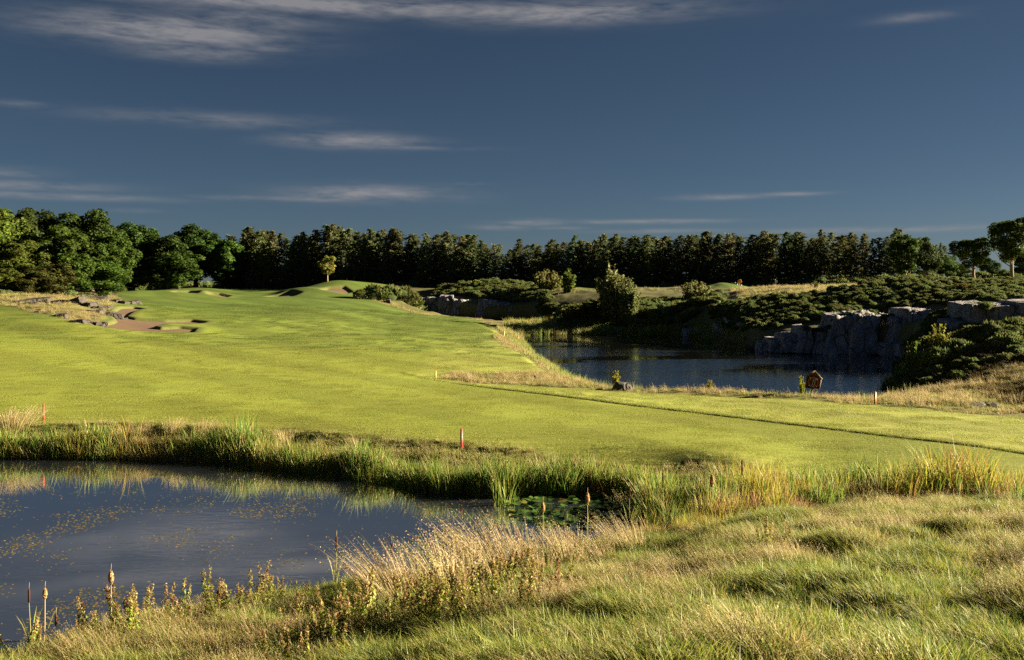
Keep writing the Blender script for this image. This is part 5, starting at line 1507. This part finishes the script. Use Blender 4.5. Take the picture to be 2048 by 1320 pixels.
# ------------------------------------------------------------------ bulrush clump, tussocks, herbs
def bulrush_clump():
    r = np.random.default_rng(120); t = None
    x0, y0, _ = W(1880, 36, 0)
    t = thing('bulrush_clump', 'tall yellow green bulrush clump at the right end of the wet hollow', 'bulrush', (x0, y0, 0))
    pr = [reed(70+k, 60, 2.1, .42, .028, [(4, R_LIME), (2, R_GREEN), (4, (.30,.27,.045)), (2, R_OCH)], (.02, 0)) for k in range(3)]
    for px, d, s in [(1752,36.2,.7),(1775,35.4,.9),(1800,36.5,1.0),(1815,35.2,.9),(1835,36,1.08),(1852,37,1.1),(1866,35.2,1.02),(1884,36.4,1.15),(1902,35.4,1.08),(1918,36.6,1.15),(1935,35.6,1.1),(1952,36.4,1.12),(1968,35.3,1.0),(1985,36,.95),(2003,35.5,.7),(1790,37.4,.9),(1870,37.6,1.0),(1945,37.5,1.0)]:
        x, y, _ = W(px, d, 0)
        link('leaf_tuft', pr[r.integers(0, 3)], t, (x-x0, y-y0, gz(x, y)), (0, 0, r.uniform(-3, 3)), s * r.uniform(.9, 1.05))
bulrush_clump()
for px, d, s, lab in [(480,50.0,1.25,'fan of broad green iris blades on the far shore, left of the middle'), (895,40.6,1.15,'dense green iris fan on the far shore below the red stake'), (795,43.0,.9,'splayed iris blades left of the fan below the red stake'),
                      (205,50.2,.95,'green iris clump on the far shore right of the left red stake'), (1010,38.8,1.05,'green bulrush tuft at the left end of the lily pads'), (2040,33.5,.9,'yellow green blades cut by the right edge above the near grass')]:
    x, y, _ = W(px, d, 0)
    t = thing('iris_clump', lab, 'iris', (x, y, max(gz(x, y), -.1)), px*.3, s)
    link('leaves', reed(int(80+px), 46, 1.45, .45, .03, [(5, (.085,.16,.025)), (3, R_LIME), (1, R_YEL)], (-.02, 0)), t)

def tussock_mesh(seed, lean, h=1.5, n=210):
    r = np.random.default_rng(seed); g, g2 = Geo(), Geo()
    rad = .62*np.sqrt(r.uniform(0, 1, n)); a = r.uniform(0, 6.28, n)
    B = np.stack([rad*np.cos(a), rad*np.sin(a), np.full(n, -.05)], 1); H = h*(.35 + .75*r.beta(2, 1.6, n))
    ln = (np.array([lean, .02, 0]) + np.stack([np.cos(a), np.sin(a), 0*a], 1)*(rad*.55)[:, None] + r.normal(0, .09, (n, 3))*[1, 1, 0])*H[:, None]
    c = pick(r, n, [(5, (.40,.325,.175)), (3, (.33,.25,.13)), (1, (.27,.18,.10)), (2, (.22,.22,.07))])
    blades(g, B, H, ln, .013, r, c, bend=.35, seg=3)
    top = B + np.array([0, 0, .80])*H[:, None] + ln
    for k in range(5):
        cards(g, top - (ln*.10 + np.array([0, 0, .07])*H[:, None])*k*.7 + r.normal(0, .012, (n, 3)), rand_dirs(n, r), .022, r, c, 2.2)
    m = 130; rad = .5*np.sqrt(r.uniform(0, 1, m)); a = r.uniform(0, 6.28, m)
    B = np.stack([rad*np.cos(a), rad*np.sin(a), np.full(m, -.05)], 1); H = .6*r.uniform(.5, 1.1, m)
    ln = (np.stack([np.cos(a), np.sin(a), 0*a], 1)*.75 + r.normal(0, .2, (m, 3))*[1, 1, 0])*H[:, None]
    blades(g2, B, H, ln, .013, r, pick(r, m, [(3, LIME), (2, GREEN), (3, STRAW)]), seg=3)
    return g.mesh('dry_stems', M_GRASS), g2.mesh('base_leaves', M_GRASS)
TUS = [tussock_mesh(950+k, l, h) for k, (l, h) in enumerate([(-.42, 1.55), (-.18, 1.45), (-.5, 1.35)])]
for i, (px, d, s, rz, lab) in enumerate([(790,23.3,1.05,.0,'pale dry tussock leaning left, left-most of the tall pale ones'), (905,24.6,1.2,.1,'pale dry tussock above the red stems, second from the left of the tall ones'), (965,25.6,1.3,-.1,'tall upright pale tussock in the middle of the near shore'),
                                       (1012,26.6,1.35,.05,'tallest bleached tussock, left of the lily pads'), (1130,26.8,.9,.2,'slanting straw tussock in front of the lily pads'), (1195,27.2,1.0,-.1,'broad straw tussock under the right fluffy cattail'), (1255,28.0,.8,.1,'straw tussock at the right end of the tall pale grass'),
                                       (1075,26.0,.72,.3,'small straw tussock between the bleached and the slanting one'), (1060,28.3,.6,.0,'low pale tussock at the water left of the lily pads')]):
    x, y, _ = W(px, d, 0)
    t = thing('dry_grass_tussock', lab, 'tussock', (x, y, gz(x, y)), rz, s, 'tall pale tussocks at the near shore')
    st, bl = TUS[i % 3]; link('dry_stems', st, t); link('base_leaves', bl, t)
for px, d, s, k, lab in [(943,76.5,.82,1,'spiky tan tussock standing in the fairway beside the yellow stake'), (895,76.8,.5,2,'low tan tussock at the foot of the yellow stake'), (15,51.4,1.1,1,'tall pale grass tuft at the left edge beside the red stake'), (40,51.6,.95,0,'pale grass tuft just left of the red stake'),
                         (405,50.5,.7,1,'pale pink grass tuft on the pond bank left of the middle'), (568,49.0,.72,1,'blond upright grass tuft on the pond bank, middle left'), (275,50.6,.65,2,'short pinkish grass tuft on the far bank'), (345,50.7,.72,1,'pinkish seedy grass tuft on the far bank beside the straw reeds'),
                         (703,47.6,.42,1,'short blond grass tuft on the pond bank below the bare soil'), (1270,38.2,.9,0,'pinkish tan tussock leaning over the right end of the reeds'), (1400,37.6,.6,0,'thin tan tussock on the bank right of the leaning one')]:
    x, y, _ = W(px, d, 0)
    t = thing('grass_tuft', lab, 'tussock', (x, y, gz(x, y)), px*.1, s)
    st, bl = TUS[k]; link('dry_stems', st, t); link('base_leaves', bl, t)

def willowherb(seed, h=1.1, red=.4):
    r = np.random.default_rng(seed); g, gs = Geo(), Geo()
    for b in range(r.integers(2, 4)):
        e = np.array([r.normal(0, .10), r.normal(0, .10), h*r.uniform(.75, 1.0)]); b0 = np.array([r.normal(0, .04), r.normal(0, .04), -.05])
        tube(gs, [b0, b0*.4+e*.6+[r.normal(0, .02), 0, 0], e], [.007, .006, .003], 4, (.22, .10, .05), cap=False)
        n = 64; tt = r.uniform(.1, 1, n)[:, None]; a = r.uniform(0, 6.28, n)
        sp = (.085*(1.15-tt[:, 0]) + .012)
        P = b0*(1-tt)+e*tt + np.stack([np.cos(a)*sp, np.sin(a)*sp, 0*a], 1)
        cg = pick(r, n, [(3, (.20,.23,.03)), (3, (.14,.19,.025)), (1.5, (.28,.24,.05))]); cr = pick(r, n, [(2, (.26,.135,.06)), (3, (.30,.22,.08)), (3, (.20,.19,.04))])
        up = (tt[:, 0] + r.normal(0, .12, n) > 1-red)[:, None]
        N_ = unit(np.stack([np.cos(a)*.5, np.sin(a)*.5, np.full(n, .8)], 1) + r.normal(0, .3, (n, 3)))
        cards(g, P, N_, .062*r.uniform(.6, 1.3, n)*(1.15-.55*tt[:, 0]), r, np.where(up, cr, cg), 1.8, .5)
        m = 20; tt = r.uniform(.74, 1.04, m)[:, None]
        cards(g, b0*(1-tt)+e*tt + r.normal(0, .022, (m, 3)), rand_dirs(m, r), .026, r, pick(r, m, [(3, (.26,.17,.085)), (4, (.33,.26,.13)), (1, (.20,.10,.05)), (2, (.20,.20,.05))]), 2.2)
    return g.mesh('leaves', M_GRASS), gs.mesh('stems', M_BARK, True)
def merge2(a, b):
    g = Geo()
    for me in (a, b):
        nv = len(me.vertices); V = np.empty(nv*3, np.float32); me.vertices.foreach_get('co', V); V = V.reshape(-1, 3)
        c = np.empty(nv*4, np.float32); me.color_attributes['col'].data.foreach_get('color', c)
        T, Q = [], []
        for p in me.polygons:
            (T if len(p.vertices) == 3 else Q).append(tuple(p.vertices))
        g.add(V, T=T or None, Q=Q or None, C=c.reshape(-1, 4)[:, :3])
    return g.mesh('willowherb', M_GRASS)
WH = [willowherb(970+k, 1.0 + .12*(k % 3), [.2, .28, .08, .35][k % 4]) for k in range(6)]
WH1 = [merge2(*w) for w in WH]
def herbs():
    r = np.random.default_rng(121)
    P1, _ = zone_points([(-120,20.8),(60,20.8),(230,20.9),(420,22),(560,23.2),(640,24.4),(560,27.2),(380,25.6),(200,24.2),(-120,23.4)], 2.6, r)
    P2, _ = zone_points([(640,18),(1060,17),(1140,20.5),(1040,23.2),(900,23.0),(740,22.2),(650,21)], 5.0, r)
    P3, _ = zone_points([(1130,17),(1400,18),(1600,20),(1560,22),(1200,21)], .35, r)
    P4, _ = zone_points([(480,16),(700,16),(700,22),(560,23)], 1.2, r)
    P = np.concatenate([P1, P2, P3, P4]); n = len(P)
    idx = np.where(np.arange(n) < len(P1), r.choice([0, 1, 3, 4], n), r.choice([0, 2, 4, 5], n))
    scatter('willowherb', WH1, P, r.uniform(-3, 3, n), np.where(np.arange(n) < len(P1), r.uniform(.4, 1.1, n), r.uniform(.45, .9, n)), idx, 'russet topped willowherb stems along the near shore', 'willowherb', r.normal(0, .12, (n, 2)))
    for i, (px, d, s, lab) in enumerate([(640,18.6,.9,'yellow green willowherb in the grass right of the wooden peg'), (1120,18.2,1.0,'leafy lime willowherb standing right of the willowherb bed'), (1560,20.0,.8,'lone reddish willowherb in the middle of the near grass'), (530,25.6,1.1,'tall red topped willowherb at the water, left of the dark cattail'), (262,22.6,.95,'willowherb right of the tall fluffy cattail'), (745,20.4,1.0,'tall lime willowherb at the left end of the willowherb bed')]):
        x, y, _ = W(px, d, 0); t = thing('willowherb_plant', lab, 'willowherb', (x, y, gz(x, y)), px, s)
        lv, st = WH[i]; link('leaves', lv, t); link('stems', st, t)
    for px, d, h, lab in ((1745, 35.6, 1.95, 'spindly dark sapling at the left end of the bulrush clump'), (1752, 34.0, .9, 'feathery yellow green herb in front of the bulrush clump')):
        x, y, _ = W(px, d, 0); t = thing('sapling', lab, 'sapling', (x, y, gz(x, y)), .4)
        lv, st = shoots(int(px), 3 if h > 1 else 9, h, .16 if h > 1 else .4, .06, [(3, (.09,.11,.025)), (1, (.16,.15,.04))], 40, .1); link('leaves', lv, t); link('stems', st, t)
herbs()

# ------------------------------------------------------------------ lilies and floating leaves
def lilies():
    r = np.random.default_rng(122)
    x0, y0, _ = WP(1130, 1020, 0)
    t = thing('water_lily', 'dark green bed of water lily pads at the right end of the near pond', 'water lily', (x0, y0, 0))
    ms = []
    for k in range(4):
        g = Geo(); n = 12; a = np.linspace(.22, 2*math.pi-.22, n)
        rim = np.stack([np.cos(a), np.sin(a)*.9, .10*np.sin(a*2+k) + .06], 1)
        g.add(np.concatenate([[(0, 0, 0)], rim]), T=[(0, i+1, i+2) for i in range(n-1)], C=[(.05,.10,.018), (.035,.075,.014), (.07,.115,.02), (.12,.125,.03)][k])
        ms.append(g.mesh('pad', leafpad, True))
    poly = [WP(*p, 0)[:2] for p in [(1008,1008),(1040,996),(1120,992),(1230,994),(1275,1010),(1262,1038),(1180,1058),(1080,1052),(1025,1032)]]
    pw = np.array(poly); lo, hi = pw.min(0), pw.max(0); k = 0
    while k < 230:
        x, y = r.uniform(lo[0], hi[0]), r.uniform(lo[1], hi[1])
        if not in_poly(np.array([x]), np.array([y]), poly)[0]: continue
        s = r.uniform(.13, .23)
        link('pad', ms[r.choice(4, p=[.4, .35, .18, .07])], t, (x-x0, y-y0, .015 + r.uniform(0, .13)*(r.uniform() < .6)), (r.normal(0, .16), r.normal(0, .16), r.uniform(0, 6.28)), s); k += 1
leafpad = leaf_mat('lily_pad', .12, .3, .5, .25)
lilies()

def pondweed():
    r = np.random.default_rng(123); n = 150000
    x = r.uniform(-30, 6, n); y = r.uniform(21, 50, n)
    s1, _ = poly_sd(x, y, POND1); px = 1024 + F*x/y
    py = HY + F*HC/y
    v = fbm(x/1.6, y/2.2, seed=271, octv=4) + .45*fbm(x/6, y/5, seed=277)
    dens = np.clip((v + .05)*2.2, .03, 1) * np.clip((py - 965)/70, 0, 1)
    m = (s1 < -.2) & (px > -60) & (r.uniform(size=n) < dens*.5)
    x, y = x[m], y[m]; k = len(x)
    g = Geo(); P = np.stack([x, y, r.uniform(.003, .008, k)], 1)
    N_ = unit(np.stack([r.normal(0, .06, k), r.normal(0, .06, k), np.ones(k)], 1))
    cards(g, P, N_, r.uniform(.02, .075, k), r, pick(r, k, [(3, (.20,.17,.06)), (3, (.14,.14,.05)), (2, (.23,.15,.06)), (1, (.06,.06,.03))]), 1.7, fold=False)
    tag(link('floating_leaves', g.mesh('floating_leaves', M_GRASS)), 'tiny yellowish leaves floating in drifts on the near pond', 'leaves', kind='stuff')
pondweed()
